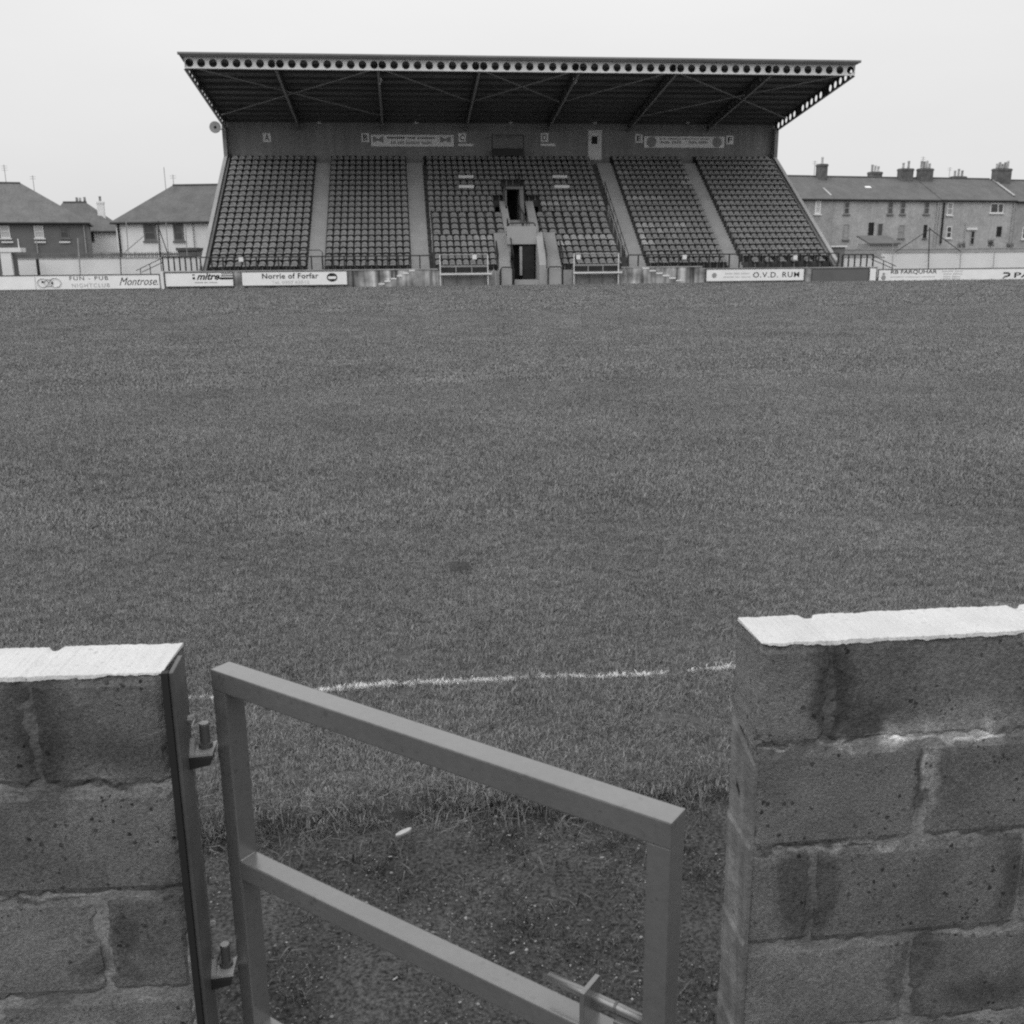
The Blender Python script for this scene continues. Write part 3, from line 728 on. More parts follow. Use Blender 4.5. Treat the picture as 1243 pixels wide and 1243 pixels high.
# roof
JX = [-12.63, -7.19, -.93, 5.41, 11.77, 18.11, 24.46, 30.05]
zd = lambda y: 13.86 - .133 * (y - 67.1)      # underside of the deck
dk = MB()
dk.prism_x([(66.81, zd(66.81)), (66.81, zd(66.81) + .10), (82.2, zd(82.2) + .10), (82.2, zd(82.2))], XL - .05, XR + .1)
dk.build('roof_deck', M['deck'], gs)
for i in range(11):
    y = 68.3 + 1.28 * i
    big = i in (3, 7)
    MB().box(XL + .02, XR, y, y + .07, zd(y) - (.22 if big else .16), zd(y) - .004).build('purlin', M['steel_dark'], gs)
fa = MB()
fa.prism_x([(66.70, 13.885), (66.64, 13.93), (66.64, 14.03), (66.80, 14.04), (66.80, 13.885)], -12.95, 30.28)
fa.build('fascia', M['fascia'], gs)
fb = MB()
vs = [(-12.70, 66.78, 13.80), (30.10, 66.78, 13.80), (30.28, 66.66, 13.925), (-12.95, 66.66, 13.925), (-12.70, 66.86, 13.80), (30.10, 66.86, 13.80), (30.28, 66.86, 13.925), (-12.95, 66.86, 13.925)]
fb.add(vs, [(0, 1, 2, 3), (4, 7, 6, 5), (0, 3, 7, 4), (1, 5, 6, 2), (0, 4, 5, 1), (3, 2, 6, 7)])
fb.build('fascia_soffit', M['fascia'], gs)


def cell_beam(length_pts, z0, z1, holes, r, th, ell=1.0):
    """Flat web in the local x-z plane with round holes; returns MB with two faces, hole linings, flanges."""
    m = MB(); x0, x1 = length_pts; zc = (z0 + z1) / 2
    edges = [x0] + [(a + b) / 2 for a, b in zip(holes[:-1], holes[1:])] + [x1]
    n = 24
    for h, ea, eb in zip(holes, edges[:-1], edges[1:]):
        for yy, fl in ((-th / 2, False), (th / 2, True)):
            b = len(m.v); inn, outr = [], []
            for k in range(n):
                a = 2 * math.pi * k / n; cx, cz = math.cos(a), math.sin(a)
                inn.append((h + r * cx * ell, yy, zc + r * cz))
                sx_ = (eb - h) if cx > 0 else (h - ea); sz_ = (z1 - z0) / 2
                t = min(sx_ / abs(cx) if abs(cx) > 1e-6 else 1e9, sz_ / abs(cz) if abs(cz) > 1e-6 else 1e9)
                outr.append((h + t * cx, yy, zc + t * cz))
            m.v += inn + outr
            for k in range(n):
                k2 = (k + 1) % n
                f = (b + k, b + k2, b + n + k2, b + n + k); m.f.append(f if fl else f[::-1])
            for cxs, czs in ((1, 1), (-1, 1), (-1, -1), (1, -1)):      # corner fillers
                ex_ = eb if cxs > 0 else ea; ez_ = z1 if czs > 0 else z0
                cand = sorted(range(n), key=lambda k: (outr[k][0] - ex_) ** 2 + (outr[k][2] - ez_) ** 2)[:2]
                bb = len(m.v); m.v += [outr[cand[0]], outr[cand[1]], (ex_, yy, ez_)]; m.f.append((bb, bb + 1, bb + 2))
        b = len(m.v)
        for yy in (-th / 2, th / 2):
            for k in range(n):
                a = 2 * math.pi * k / n; m.v.append((h + r * math.cos(a) * ell, yy, zc + r * math.sin(a)))
        for k in range(n):
            k2 = (k + 1) % n; m.f.append((b + k, b + n + k, b + n + k2, b + k2))
    return m


for i in range(7):
    a, b = JX[i], JX[i + 1]
    nh = 8 if i in (0, 6) else 9
    c0 = a + .27; p_ = (b - a - .27 - (.27 if i == 6 else .23)) / (nh - 1)
    hs = [c0 + p_ * j for j in range(nh)]
    m = cell_beam((a + .012, b - .012), 13.20, 13.78, hs, .243, .03)
    m.v = [(x, y + 67.1, z) for x, y, z in m.v]
    m.box(a + .012, b - .012, 67.0, 67.2, 13.165, 13.20); m.box(a + .012, b - .012, 67.0, 67.2, 13.78, 13.815)
    m.build('cellular_beam', M['steel_pale'], gs)
    MB().box(b - .010 if i < 6 else b - .011, b + .010, 66.995, 67.205, 13.16, 13.82).build('joint_plate', M['steel_pale'], gs)
MB().box(JX[0] - .012, JX[0] + .010, 66.995, 67.205, 13.16, 13.82).build('joint_plate', M['steel_pale'], gs)
# raking cellular rafters, one per frame
y0r, y1r = 67.22, 81.15
LR = math.hypot(y1r - y0r, .133 * (y1r - y0r)); tilt = math.atan(.133)
hl = [.42 + .80 * j for j in range(17) if j not in (5, 11)]
web = cell_beam((0, LR), -.70, -.10, hl, .225, .03)
web.box(0, LR, -.09, .09, -.735, -.70); web.box(0, LR, -.09, .09, -.10, -.065)
rme = None
for i, x in enumerate(JX):
    if rme is None:
        m = MB(); m.f = web.f
        # local x -> along the slope (+Y, down), local y -> X
        m.v = [(y, q * math.cos(tilt) + z * math.sin(tilt), -q * math.sin(tilt) + z * math.cos(tilt)) for q, y, z in web.v]
        rme = m.mesh('rafter', M['steel_dark'])
    o = link('rafter', rme, gs); o.location = Vector((x, y0r, zd(y0r))) - Vector(gs.location)
    fl = MB(); fl.bar((x, y0r, zd(y0r) - .745), (x, y1r, zd(y1r) - .745), .15, .014, (0, 0, 1)); fl.build('rafter_lit_edge', M['steel_mid'], gs)  # paler strip below the flange, the light caught along it put into the colour
zb = lambda y: zd(y) - .42
def brace(xa, ya, xb, yb):
    MB().tube([(xa, ya, zb(ya)), (xb, yb, zb(yb))], .045, 6).build('brace', M['steel_mid'], gs)
for q in [(JX[0], 67.5, JX[2], 78.2), (JX[0] + .2, 78.2, JX[2], 67.5), (JX[2], 67.5, JX[3], 74.5), (JX[3], 67.5, JX[4], 74.5), (JX[4], 67.5, JX[3], 74.5), (JX[5], 67.5, JX[4], 74.5), (JX[5], 67.5, JX[7] - .2, 78.2), (JX[7], 67.5, JX[5], 78.2)]:
    brace(*q)
for x, y in ((461, 97), (698, 97)):
    p = at(x, y, Y=69.5); b = MB(); b.box(p.x - .14, p.x + .14, 69.4, 69.6, p.z - .05, p.z + .12); b.prism_y([(p.x - .14, p.z - .05), (p.x + .14, p.z - .05), (p.x, p.z - .3)], 69.42, 69.58)
    o = b.build('loudspeaker', M['steel_pale']); tag(o, 'small pale loudspeaker under the stand roof, ' + ('above the left banner' if x < 500 else 'left of the white door'), 'loudspeaker', 'speakers hung under the stand roof')
for i, x in enumerate((387, 505, 620, 722, 835)):
    p = at(x, 149, Y=81.15)
    b = MB(); b.lathe([(.20, 81.195), (.17, 81.10), (.08, 81.04)], (p.x, 0, p.z), axis='y', n=12); b.v = [(x_, y_, p.z + (z_ - p.z) * .55) for x_, y_, z_ in b.v]
    b.build('wall_lamp', M['steel_pale'], gs)

# door, gantry on the rear wall
p0, p1 = at(714, 158, Y=81.15), at(730, 194, Y=81.15)
d = MB().box(p0.x, p1.x, 81.10, 81.19, p1.z, p0.z).build('upper_door', M['harl_pale'], gs)
pw0, pw1 = at(718, 165.5, Y=81.15), at(725, 175, Y=81.15)
dwm = MB().box(pw0.x, pw1.x, 81.09, 81.099, pw1.z, pw0.z); dwm.v = [tuple(Vector(v) - Vector(gs.location)) for v in dwm.v]; dwm.build('door_window', M['void'], d)
p0, p1 = at(597, 180, Y=80.4), at(636, 189, Y=80.4)
g_ = MB(); g_.box(p0.x, p1.x, 80.38, 80.42, p1.z, p0.z); g_.box(p0.x, p0.x + .07, 80.37, 80.44, p1.z, p0.z + 1.0); g_.box(p1.x - .07, p1.x, 80.37, 80.44, p1.z, p0.z + 1.0); g_.bar((p0.x, 80.4, p0.z + .95), (p1.x, 80.4, p0.z + .95), .05)
g_.build('gantry_screen', M['rail'], gs)

# ---- seats
def seat_mesh(name, material):
    m = MB(); W = .385
    nb = 6; rows = [(.50, .02), (.60, .02), (.69, .035), (.745, .055)]
    b = 0
    for s_, off in ((0, 0), (1, .022)):
        for z, y in rows:
            for i in range(nb + 1):
                u = i / nb * 2 - 1
                top = z
                if z > .66: top = z - .11 * max(0, abs(u) - .45) ** 1.5 / .407
                m.v.append((u * W / 2 * (1 if z < .7 else .96), y + off - .05 * u * u * 1.0, top))
    k = nb + 1; q = len(rows)
    for j in range(q - 1):
        for i in range(nb):
            a = j * k + i; m.f.append((a, a + 1, a + k + 1, a + k)); a += q * k; m.f.append((a + k, a + k + 1, a + 1, a))
    for i in range(nb):
        a = (q - 1) * k + i; m.f.append((a, a + 1, a + q * k + 1, a + q * k))
    for j in range(q - 1):
        for e_ in (0, nb):
            a = j * k + e_; m.f.append((a, a + k, a + k + q * k, a + q * k))
    # pan: dished, with a rolled front edge
    b = len(m.v); prof = [(.02, .50), (-.14, .485), (-.32, .525), (-.36, .54), (-.41, .50), (-.435, .445), (-.36, .44)]
    for y, z in prof:
        for u in (-1, -.5, 0, .5, 1): m.v.append((u * W / 2 * .96, y, z - .035 * abs(u) ** 2))
    for j in range(len(prof) - 1):
        for i in range(4):
            a = b + j * 5 + i; m.f.append((a, a + 1, a + 6, a + 5))
    # mounting bracket
    m.box(-.03, .03, -.12, .06, .0, .475)
    return m.mesh(name, material, smooth=False)
sm_d, sm_w = seat_mesh('seat', M['seat']), seat_mesh('seat', M['seat_glint'])
SEATS = []
def row_seats(k, a, b, pitch=.478, glint=(), n=None):  # last set of indices picks seats with the painted-in glint
    n = n or max(1, int((b - a) / pitch + .35)); pt = (b - a) / n
    for i in range(n):
        SEATS.append((k, a + pt * (i + .5), i in glint, min(1.22, pt * .805 / .385)))
for k in range(NR):
    row_seats(k, -12.32, -6.12, n=12)
    row_seats(k, -4.93, .72, n=12)
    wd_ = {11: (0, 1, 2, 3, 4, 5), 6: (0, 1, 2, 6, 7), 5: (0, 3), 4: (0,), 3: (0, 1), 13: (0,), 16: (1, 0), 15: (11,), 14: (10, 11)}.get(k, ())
    row_seats(k, 16.78, 22.36, n=12, glint=wd_)
    if k == 0: row_seats(k, 23.9, 29.5, n=6)
    else: row_seats(k, 23.5, 29.6, n=13)
    for s_, (a, b) in enumerate(mid_spans(k)):
        if k <= 4: a, b = (a + .35, b - .05) if s_ == 0 else (a + .02, b - .6)
        elif k <= 8: a, b = (a + .35, b - .02) if s_ == 0 else (a + .02, b - .65)
        elif k <= 14: a, b = (a + .2, b - .1) if s_ == 0 else (a + .1, b - .5)
        else: a, b = a + .3, b - .5
        wv = ()
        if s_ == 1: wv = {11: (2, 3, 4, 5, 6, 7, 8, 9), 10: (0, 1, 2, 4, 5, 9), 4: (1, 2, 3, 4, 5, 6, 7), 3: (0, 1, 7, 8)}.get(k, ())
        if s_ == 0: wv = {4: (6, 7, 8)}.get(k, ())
        row_seats(k, a, b, pitch=.60 if 5 <= k <= 8 else .478, glint=wv)
SEATS.sort(key=lambda s: s[0])
rest = SEATS[300:]
gl = Vector(gs.location)
for k, x, w, sc in SEATS[:300]:
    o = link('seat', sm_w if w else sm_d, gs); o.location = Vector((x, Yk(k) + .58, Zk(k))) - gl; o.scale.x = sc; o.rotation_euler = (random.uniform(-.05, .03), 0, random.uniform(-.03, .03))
for glint, me_src, nm in ((False, sm_d, 'seat_bank'), (True, sm_w, 'glint_seat_bank')):
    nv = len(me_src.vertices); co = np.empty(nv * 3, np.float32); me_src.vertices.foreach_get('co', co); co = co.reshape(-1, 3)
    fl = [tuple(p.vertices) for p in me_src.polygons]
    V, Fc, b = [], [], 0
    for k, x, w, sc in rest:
        if w != glint: continue
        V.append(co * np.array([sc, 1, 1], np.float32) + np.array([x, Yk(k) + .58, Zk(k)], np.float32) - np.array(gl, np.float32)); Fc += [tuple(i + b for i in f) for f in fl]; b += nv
    me = bpy.data.meshes.new(nm); me.from_pydata(np.concatenate(V).tolist(), [], Fc); me.materials.append(M['seat_glint' if glint else 'seat'])
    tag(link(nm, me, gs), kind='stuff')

# ---- handrails belonging to the stand
def rake_rail(x, k0, k1, h=.95, m_='rail'):
    b = MB(); pts = [(x, Yk(k0), Zk(k0)), (x, Yk(k0), Zk(k0) + h)] + [(x, Yk(k1), Zk(k1) + h), (x, Yk(k1), Zk(k1))]
    b.tube(pts[:2], .028, 6); b.tube(pts[1:3], .028, 6); b.tube(pts[2:], .028, 6)
    for k in range(k0 + 2, k1, 2): b.tube([(x, Yk(k), Zk(k)), (x, Yk(k), Zk(k) + h)], .02, 6)
    b.build('handrail', M[m_], gs)
rake_rail(15.35, 0, 13); rake_rail(2.12, 0, 9); rake_rail(15.1, 2, 9, .8, 'steel_mid'); rake_rail(2.22, 3, 9, .8, 'steel_mid')
for (x, ya, za, yb, zb_) in [(7.50, 67.4, 1.1, 71.0, 3.5), (9.74, 67.4, 1.1, 71.0, 3.5), (6.5, 67.4, 1.1, 68.8, 2.0), (10.84, 67.4, 1.1, 68.8, 2.0), (8.62, 69.3, 3.46, 74.2, 4.6), (9.02, 73.6, 5.0, 77.2, 7.0)]:
    b = MB(); b.tube([(x, ya, za), (x, ya, za + .9), (x, yb, zb_ + .9), (x, yb, zb_)], .042, 6)
    for t in (.33, .66): b.tube([(x, ya + (yb - ya) * t, za + (zb_ - za) * t), (x, ya + (yb - ya) * t, za + (zb_ - za) * t + .9)], .025, 6)
    b.build('handrail', M['rail'], gs)
b = MB(); b.tube([(7.4, 69.2, 3.0), (7.4, 69.2, 3.98), (7.5, 69.2, 4.06), (9.1, 69.2, 4.06), (9.2, 69.2, 3.98), (9.2, 69.2, 3.0)], .05, 6); b.tube([(8.35, 69.2, 3.0), (8.35, 69.2, 4.06)], .06, 6)
b.build('handrail', M['rail'], gs)
for xa, xb in ((6.62, 7.5), (9.8, 10.76)):
    b = MB(); b.tube([(xa, 67.18, .0), (xa, 67.18, 1.05), (xa + .12, 67.18, 1.18), (xb - .12, 67.18, 1.18), (xb, 67.18, 1.05), (xb, 67.18, .0)], .048, 6); b.build('handrail', M['rail'], gs)
b = MB(); b.tube([(-6.5, 67.5, .9), (-6.5, 67.5, 2.25), (-6.35, 67.5, 2.38), (-5.15, 67.5, 2.38), (-5.0, 67.5, 2.25), (-5.0, 67.5, .9)], .03, 6); b.build('handrail', M['rail'], gs)


def guard(name, label, x0, x1, zb0, ztop, Y, pitch=.69, extra=()):
    g_ = wempty(name, (x0, Y, zb0), label, 'guard rail', 'guard rails along the front wall of the stand')
    MB().tube([(x0, Y, ztop), (x1, Y, ztop)], .044, 6).build('top_rail', M['rail'], g_)
    n_ = max(2, int(round((x1 - x0) / pitch)))
    for i in range(n_ + 1):
        x = x0 + (x1 - x0) * i / n_
        MB().box(x - .042, x + .042, Y - .034, Y + .034, zb0, ztop - .02).build('post', M['rail'], g_)
    for f in extra: f(g_)
    return g_
guard('guard_rail', 'long dark guard rail on the front wall before the two left seat blocks', -12.7, 2.0, WTOP + .07, 1.98, 67.14)
guard('guard_rail', 'long dark guard rail on the front wall before the two right seat blocks', 15.2, 29.9, .98, 1.90, 67.14)
guard('guard_rail', 'short dark railing on the walkway end left of the stand', -15.05, -12.95, 1.15, 2.02, 67.14, .36)
guard('guard_rail', 'short dark railing on the walkway end right of the stand', 30.2, 32.4, .98, 1.80, 67.14, .4)
for sg, x0, zt, lb in ((-1, -15.1, 2.0, 'sloping dark ramp handrail beyond the left walkway end'), (1, 32.45, 1.78, 'sloping dark ramp handrail beyond the right walkway end')):
    h_ = wempty('ramp_handrail', (x0, 67.3, 0), lb, 'handrail', 'sloping handrails at the stand ends')
    xe = x0 + sg * (1.75 if sg < 0 else 1.9)
    MB().tube([(x0, 67.6, zt), (xe, 67.6, zt - .8)], .026, 6).build('upper_rail', M['rail'], h_)
    MB().tube([(x0, 67.6, zt - .28), (xe + sg * -.35, 67.6, zt - .28 - .62)], .026, 6).build('lower_rail', M['rail'], h_)
    for t in (.1, .5, .85):
        x = x0 + (xe - x0) * t; MB().box(x - .022, x + .022, 67.578, 67.622, -.05, zt - .8 * t - .02).build('post', M['rail'], h_)
# white plates on the rails
for x, y, lb in ((292.5, 315, 'white plate on the rail in front of the far left seat block'), (576, 312, 'white plate on the frame of the left bench'), (702, 312, 'white plate on the frame of the right bench'), (831, 312, 'white plate on the rail left of the rum board'), (965.5, 312.5, 'white plate on the rail above the rum board')):
    p = at(x, y, Y=66.55 if 500 < x < 760 else 67.10)
    b = MB().box(p.x - .14, p.x + .14, p.y - .012, p.y + .0, p.z - .14, p.z + .14); o = b.build('plate', M['white']); tag(o, lb, 'plate', 'small white plates on the front rails')

# ---- benches in tubular frames either side of the tunnel
def bench(x0, x1, label):
    b_ = wempty('bench', ((x0 + x1) / 2, 66.6, 0), label, 'bench', 'framed benches beside the tunnel')
    for x in (x0, x1):
        MB().tube([(x, 66.6, -.03), (x, 66.6, 2.02)], .035, 8).build('post', M['steel_pale'], b_)
    MB().tube([(x0, 66.6, 2.02), (x1, 66.6, 2.02)], .030, 8).build('top_rail', M['steel_mid'], b_)
    MB().tube([(x0, 66.6, 1.30), (x1, 66.6, 1.30)], .026, 8).build('middle_rail', M['steel_mid'], b_)
    for x in (x0, x1): MB().tube([(x, 66.98, -.03), (x, 66.98, 1.34)], .03, 8).build('rear_post', M['steel_dark'], b_)
    MB().box(x0 - .05, x1 + .25, 66.50, 66.56, .74, .84).build('seat_edge', M['steel_pale'], b_)
    MB().box(x0, x1 + .2, 66.56, 66.92, .70, .74).build('seat_plank', M['steel_mid'], b_)
    MB().box(x0 + .05, x1 - .05, 66.90, 66.95, .92, 1.22).build('backrest', M['rail'], b_)
    for k in range(1, 3):
        x = x0 + (x1 - x0) * k / 3; MB().box(x - .03, x + .03, 66.86, 66.90, .74, 1.26).build('backrest_post', M['steel_mid'], b_)
    MB().box(x0, x1, 66.88, 66.94, 1.22, 1.27).build('backrest_rail', M['steel_mid'], b_)
    for k in range(4):
        x = x0 + .2 + (x1 - x0 - .4) * k / 3; MB().box(x - .03, x + .03, 66.7, 66.76, -.03, .70).build('leg', M['steel_dark'], b_)
    MB().tube([(x1 + .2, 66.6, .80), (x1 + .42, 66.6, 1.05), (x1 + .5, 66.6, .9), (x1 + .55, 66.6, -.03)], .03, 7).build('end_hoop', M['steel_mid'], b_)
    return b_
bench(2.60, 5.72, 'pale tubular framed bench in front of the stand, left of the tunnel')
bench(11.45, 14.45, 'pale tubular framed bench in front of the stand, right of the tunnel')
# white strips over seat backs
for x, y, lb in ((565.5, 214.5, 'upper white strip on the seats left of the tunnel'), (566, 226.5, 'lower white strip on the seats left of the tunnel'), (679.5, 214.5, 'upper white strip on the seats right of the tunnel'), (682, 226.5, 'lower white strip on the seats right of the tunnel')):
    Yp = 77.7 if y < 220 else 76.35
    p = at(x, y, Y=Yp); b = MB().box(p.x - .56, p.x + .56, Yp - .06, Yp + .02, p.z - .10, p.z + .10); tag(b.build('seat_strip', M['white']), lb, 'white strip', 'white strips on the seats')

# ---- signs on the rear wall
for ch, x, y, ex in (('A', 324, 167, 0), ('B', 443.5, 167, 0), ('C', 561, 167, 1), ('D', 661, 167, 1), ('E', 775.5, 168, 0), ('F', 886, 170, 0)):
    p = at(x, y, Y=81.15)
    sgn_ = wempty('block_sign', (p.x, 81.15, p.z), 'small square white sign lettered %s on the rear wall of the stand' % ch, 'sign', 'seat block letter signs')
    MB().box(p.x - .29, p.x + .29, 81.15, 81.19, p.z - .32, p.z + .32).build('panel', M['board'], sgn_)
    lettering('letter', ch, p.x - .17, p.x + .17, p.z - .22, p.z + .22, 81.145, M['ink'], sgn_, bold=.02)
    if ex:
        MB().box(p.x - .3, p.x + .85, 81.155, 81.19, p.z - .62, p.z - .45).build('name_strip', M['board'], sgn_)


def dashes(x0, x1, z0, z1, Y, material, parent, words, name='small_print'):
    m = MB(); rr = random.Random(5); tot = sum(words) + .8 * (len(words) - 1); u = (x1 - x0) / tot; x = x0
    for w in words:
        for i in range(int(w)):
            h = rr.choice((.75, .8, 1.0)); m.box(x + .12 * u, x + .84 * u, Y - .004, Y, z0, z0 + (z1 - z0) * h); x += u
        x += .8 * u
    m.build(name, material, parent)


def banner(x0, x1, y0, y1, label):
    a, b = at(x0, y0, Y=81.1), at(x1, y1, Y=81.1)
    s_ = wempty('banner', ((a.x + b.x) / 2, 81.1, b.z), label, 'banner')
    MB().box(a.x, b.x, 81.1, 81.17, b.z, a.z).build('panel', M['board'], s_)
    return s_, a.x, b.x, b.z, a.z
s_, x0, x1, z0, z1 = banner(450, 551, 163.5, 178, 'long white sponsor banner between letters B and C on the rear wall')
for xc in (x0 + .55, x1 - .65):
    MB().prism_y([(xc - .42, z0 + .3), (xc - .42, z1 - .12), (xc - .28, z1 - .12), (xc, z0 + .55), (xc + .28, z1 - .12), (xc + .42, z1 - .12), (xc + .42, z0 + .3), (xc + .28, z0 + .3), (xc, z0 + .42), (xc - .28, z0 + .3)], 81.09, 81.099).build('emblem', M['ink_grey'], s_)
dashes(x0 + 1.25, x1 - 1.45, z0 + .56, z1 - .14, 81.098, M['ink'], s_, (8, 4, 8), 'main_line')
dashes(x0 + 1.5, x1 - 1.7, z0 + .16, z0 + .40, 81.098, M['ink_grey'], s_, (3, 4, 8, 6), 'second_line')
s_, x0, x1, z0, z1 = banner(782, 879, 165.5, 179.5, 'long white sponsor banner between letters E and F on the rear wall')
for xc in (x0 + .6, x1 - .6):
    MB().lathe([(.40, 81.090), (.40, 81.099)], (xc, 0, (z0 + z1) / 2), axis='y', n=16).build('emblem', M['ink_grey'], s_)
dashes(x0 + 1.25, x1 - 1.2, z0 + .62, z1 - .14, 81.098, M['ink'], s_, (3, 7, 8, 5), 'main_line')
dashes(x0 + 1.3, x0 + 3.0, z0 + .3, z0 + .5, 81.098, M['ink_grey'], s_, (4, 4), 'second_line')
dashes(x1 - 2.9, x1 - 1.3, z0 + .3, z0 + .5, 81.098, M['ink_grey'], s_, (4, 5), 'second_line')

# horn loudspeaker at the roof's left rear corner
p = at(262, 155, Y=80.0)
hs_ = wempty('horn_loudspeaker', (p.x, 80.0, p.z), 'round grey horn loudspeaker on the left rear corner of the stand', 'loudspeaker')
MB().lathe([(.42, 79.7), (.40, 79.72), (.22, 79.95), (.10, 80.3), (.12, 80.45)], (p.x, 0, p.z), axis='y', n=18).build('horn', M['steel_mid'], hs_)
MB().lathe([(.10, 79.68), (.12, 79.72)], (p.x, 0, p.z), axis='y', n=10).build('driver', M['ink'], hs_)
MB().tube([(p.x, 80.3, p.z), (p.x + .5, 80.4, p.z - .1)], .04, 6).build('bracket', M['steel_dark'], hs_)

# ------------------------------------------------------------------ advertising boards round the pitch
def board(name, x0, x1, z0, z1, Y, label, face='board', frame=True, fr_top=None):
    b_ = wempty(name, ((x0 + x1) / 2, Y, 0), label, 'advertising board')
    MB().box(x0, x1, Y, Y + .05, z0, z1).build('panel', M[face], b_)
    if frame:
        for q in ((x0 - .05, x0, z0 - .05, z1 + .05), (x1, x1 + .05, z0 - .05, z1 + .05), (x0, x1, z1, z1 + .06), (x0, x1, z0 - .06, z0)):
            MB().box(q[0], q[1], Y - .015, Y + .055, q[2], q[3]).build('frame_bar', M['steel_dark'], b_)
    n_ = max(2, int((x1 - x0) / 2.5))
    for i in range(n_ + 1):
        x = x0 + .2 + (x1 - x0 - .4) * i / n_
        MB().box(x - .04, x + .04, Y + .056, Y + .05 + .09, -.06, z1 - .05).build('leg', M['steel_dark'], b_)
    return b_
YB = 66.85
W = lambda px: at(px, 335, Y=YB).x
# far left, long white board in two panels
bd = board('advertising_board', -33.0, W(193), .10, .93, YB, 'very long white board reading FUN PUB NIGHTCLUB Montrose, left of the stand')
MB().box(W(41.5), W(42.3), YB - .012, YB - .002, .10, .93).build('panel_joint', M['ink_pale'], bd)
em = MB()
for xc, r_ in ((W(51), .3), (W(58), .24), (W(66), .32)):
    for k in range(14):
        a, b2 = 2 * math.pi * k / 14, 2 * math.pi * (k + 1) / 14
        em.bar((xc + 1.1 * r_ * math.cos(a), YB - .008, .51 + r_ * .9 * math.sin(a)), (xc + 1.1 * r_ * math.cos(b2), YB - .008, .51 + r_ * .9 * math.sin(b2)), .008, .09, (0, 1, 0))
em.build('emblem', M['ink_grey'], bd)
em = MB(); em.box(W(49.5), W(52), YB - .014, YB - .009, .5, .62); em.box(W(61), W(63.5), YB - .014, YB - .009, .42, .55); em.build('emblem_mark', M['ink'], bd)
lettering('wording', 'FUN - PUB', W(84), W(131), .64, .88, YB - .006, M['ink'], bd, bold=.004, space=1.25)
lettering('wording', 'NIGHTCLUB', W(86), W(132), .2, .44, YB - .006, M['ink_grey'], bd, bold=0, space=1.25)
lettering('wording', 'Montrose.', W(144), W(191), .30, .78, YB - .006, M['ink'], bd, bold=0.0, shear=.45)
o = MB().box(W(195.5) - .03, W(198.5), YB - .05, YB + .1, -.05, 1.14).build('board_post', M['white']); tag(o, 'short white post between the Montrose and mitre boards', 'post')
# mitre
bd = board('advertising_board', W(200.5), W(282.5), .20, 1.02, YB, 'white board with slanting black word mitre and stripes, left end of the stand wall')
lettering('wording', 'mitre', W(238.5), W(266.5), .58, 1.0, YB - .006, M['ink'], bd, bold=.028, shear=.4)
lg = MB(); lg.box(W(233.5), W(236.5), YB - .01, YB - .002, .62, .76); lg.box(W(233.5), W(236.5), YB - .01, YB - .002, .86, .93)
lg.box(W(266), W(282.3), YB - .01, YB - .002, .60, .73); lg.box(W(268), W(282.3), YB - .01, YB - .002, .80, .86); lg.box(W(269), W(282.3), YB - .01, YB - .002, .93, .97)
lg.build('stripes', M['ink'], bd)
dashes(W(236), W(263), .38, .46, YB - .002, M['ink_grey'], bd, (6, 3, 6))
# Norrie of Forfar
bd = board('advertising_board', W(293.5), W(421), .20, 1.03, YB, 'white board reading Norrie of Forfar with a black oval badge')
lettering('wording', 'Norrie of Forfar', W(318), W(386.5), .60, .95, YB - .006, M['ink'], bd, bold=.02, space=1.08)
lettering('wording', 'Tel. 0307 62512', W(329), W(375), .28, .48, YB - .006, M['ink_pale'], bd, bold=.01)
ov = MB(); ov.lathe([(.34, YB - .012), (.34, YB - .002)], (W(403), 0, .66), axis='y', n=24); ov.v = [(W(403) + (x - W(403)), y, .66 + (z - .66) * .8) for x, y, z in ov.v]; ov.build('badge', M['ink'], bd)
MB().prism_y([(W(403) - .27, .62), (W(403) - .24, .72), (W(403) + .24, .72), (W(403) + .27, .62), (W(403) + .2, .56), (W(403) - .2, .56)], YB - .018, YB - .0125).build('badge_band', M['board'], bd)
# O.V.D. RUM
bd = board('advertising_board', W(857.5), W(975.5), .14, .90, YB, 'white board reading O.V.D. RUM with faint small print, right of the tunnel')
lettering('wording', 'O.V.D. RUM', W(914), W(970), .34, .70, YB - .006, M['ink'], bd, bold=.008, space=1.15)
MB().lathe([(.17, YB - .012), (.17, YB - .002)], (W(867), 0, .52), axis='y', n=14).build('emblem', M['ink_grey'], bd)
dashes(W(880), W(910), .58, .68, YB - .002, M['ink_pale'], bd, (5, 4, 6)); dashes(W(878), W(911), .36, .44, YB - .002, M['ink_pale'], bd, (7, 3, 6))
# plain dull board, narrow white one
bd = board('advertising_board', W(986), W(1054), .02, .86, YB, 'plain dull grey board without writing, beside the rum board', face='board_dull')
o = MB().box(W(1056), W(1063), YB, YB + .05, .0, .86).build('advertising_board', M['board']); tag(o, 'narrow blank white board between the dull grey board and RB FARQUHAR', 'advertising board')
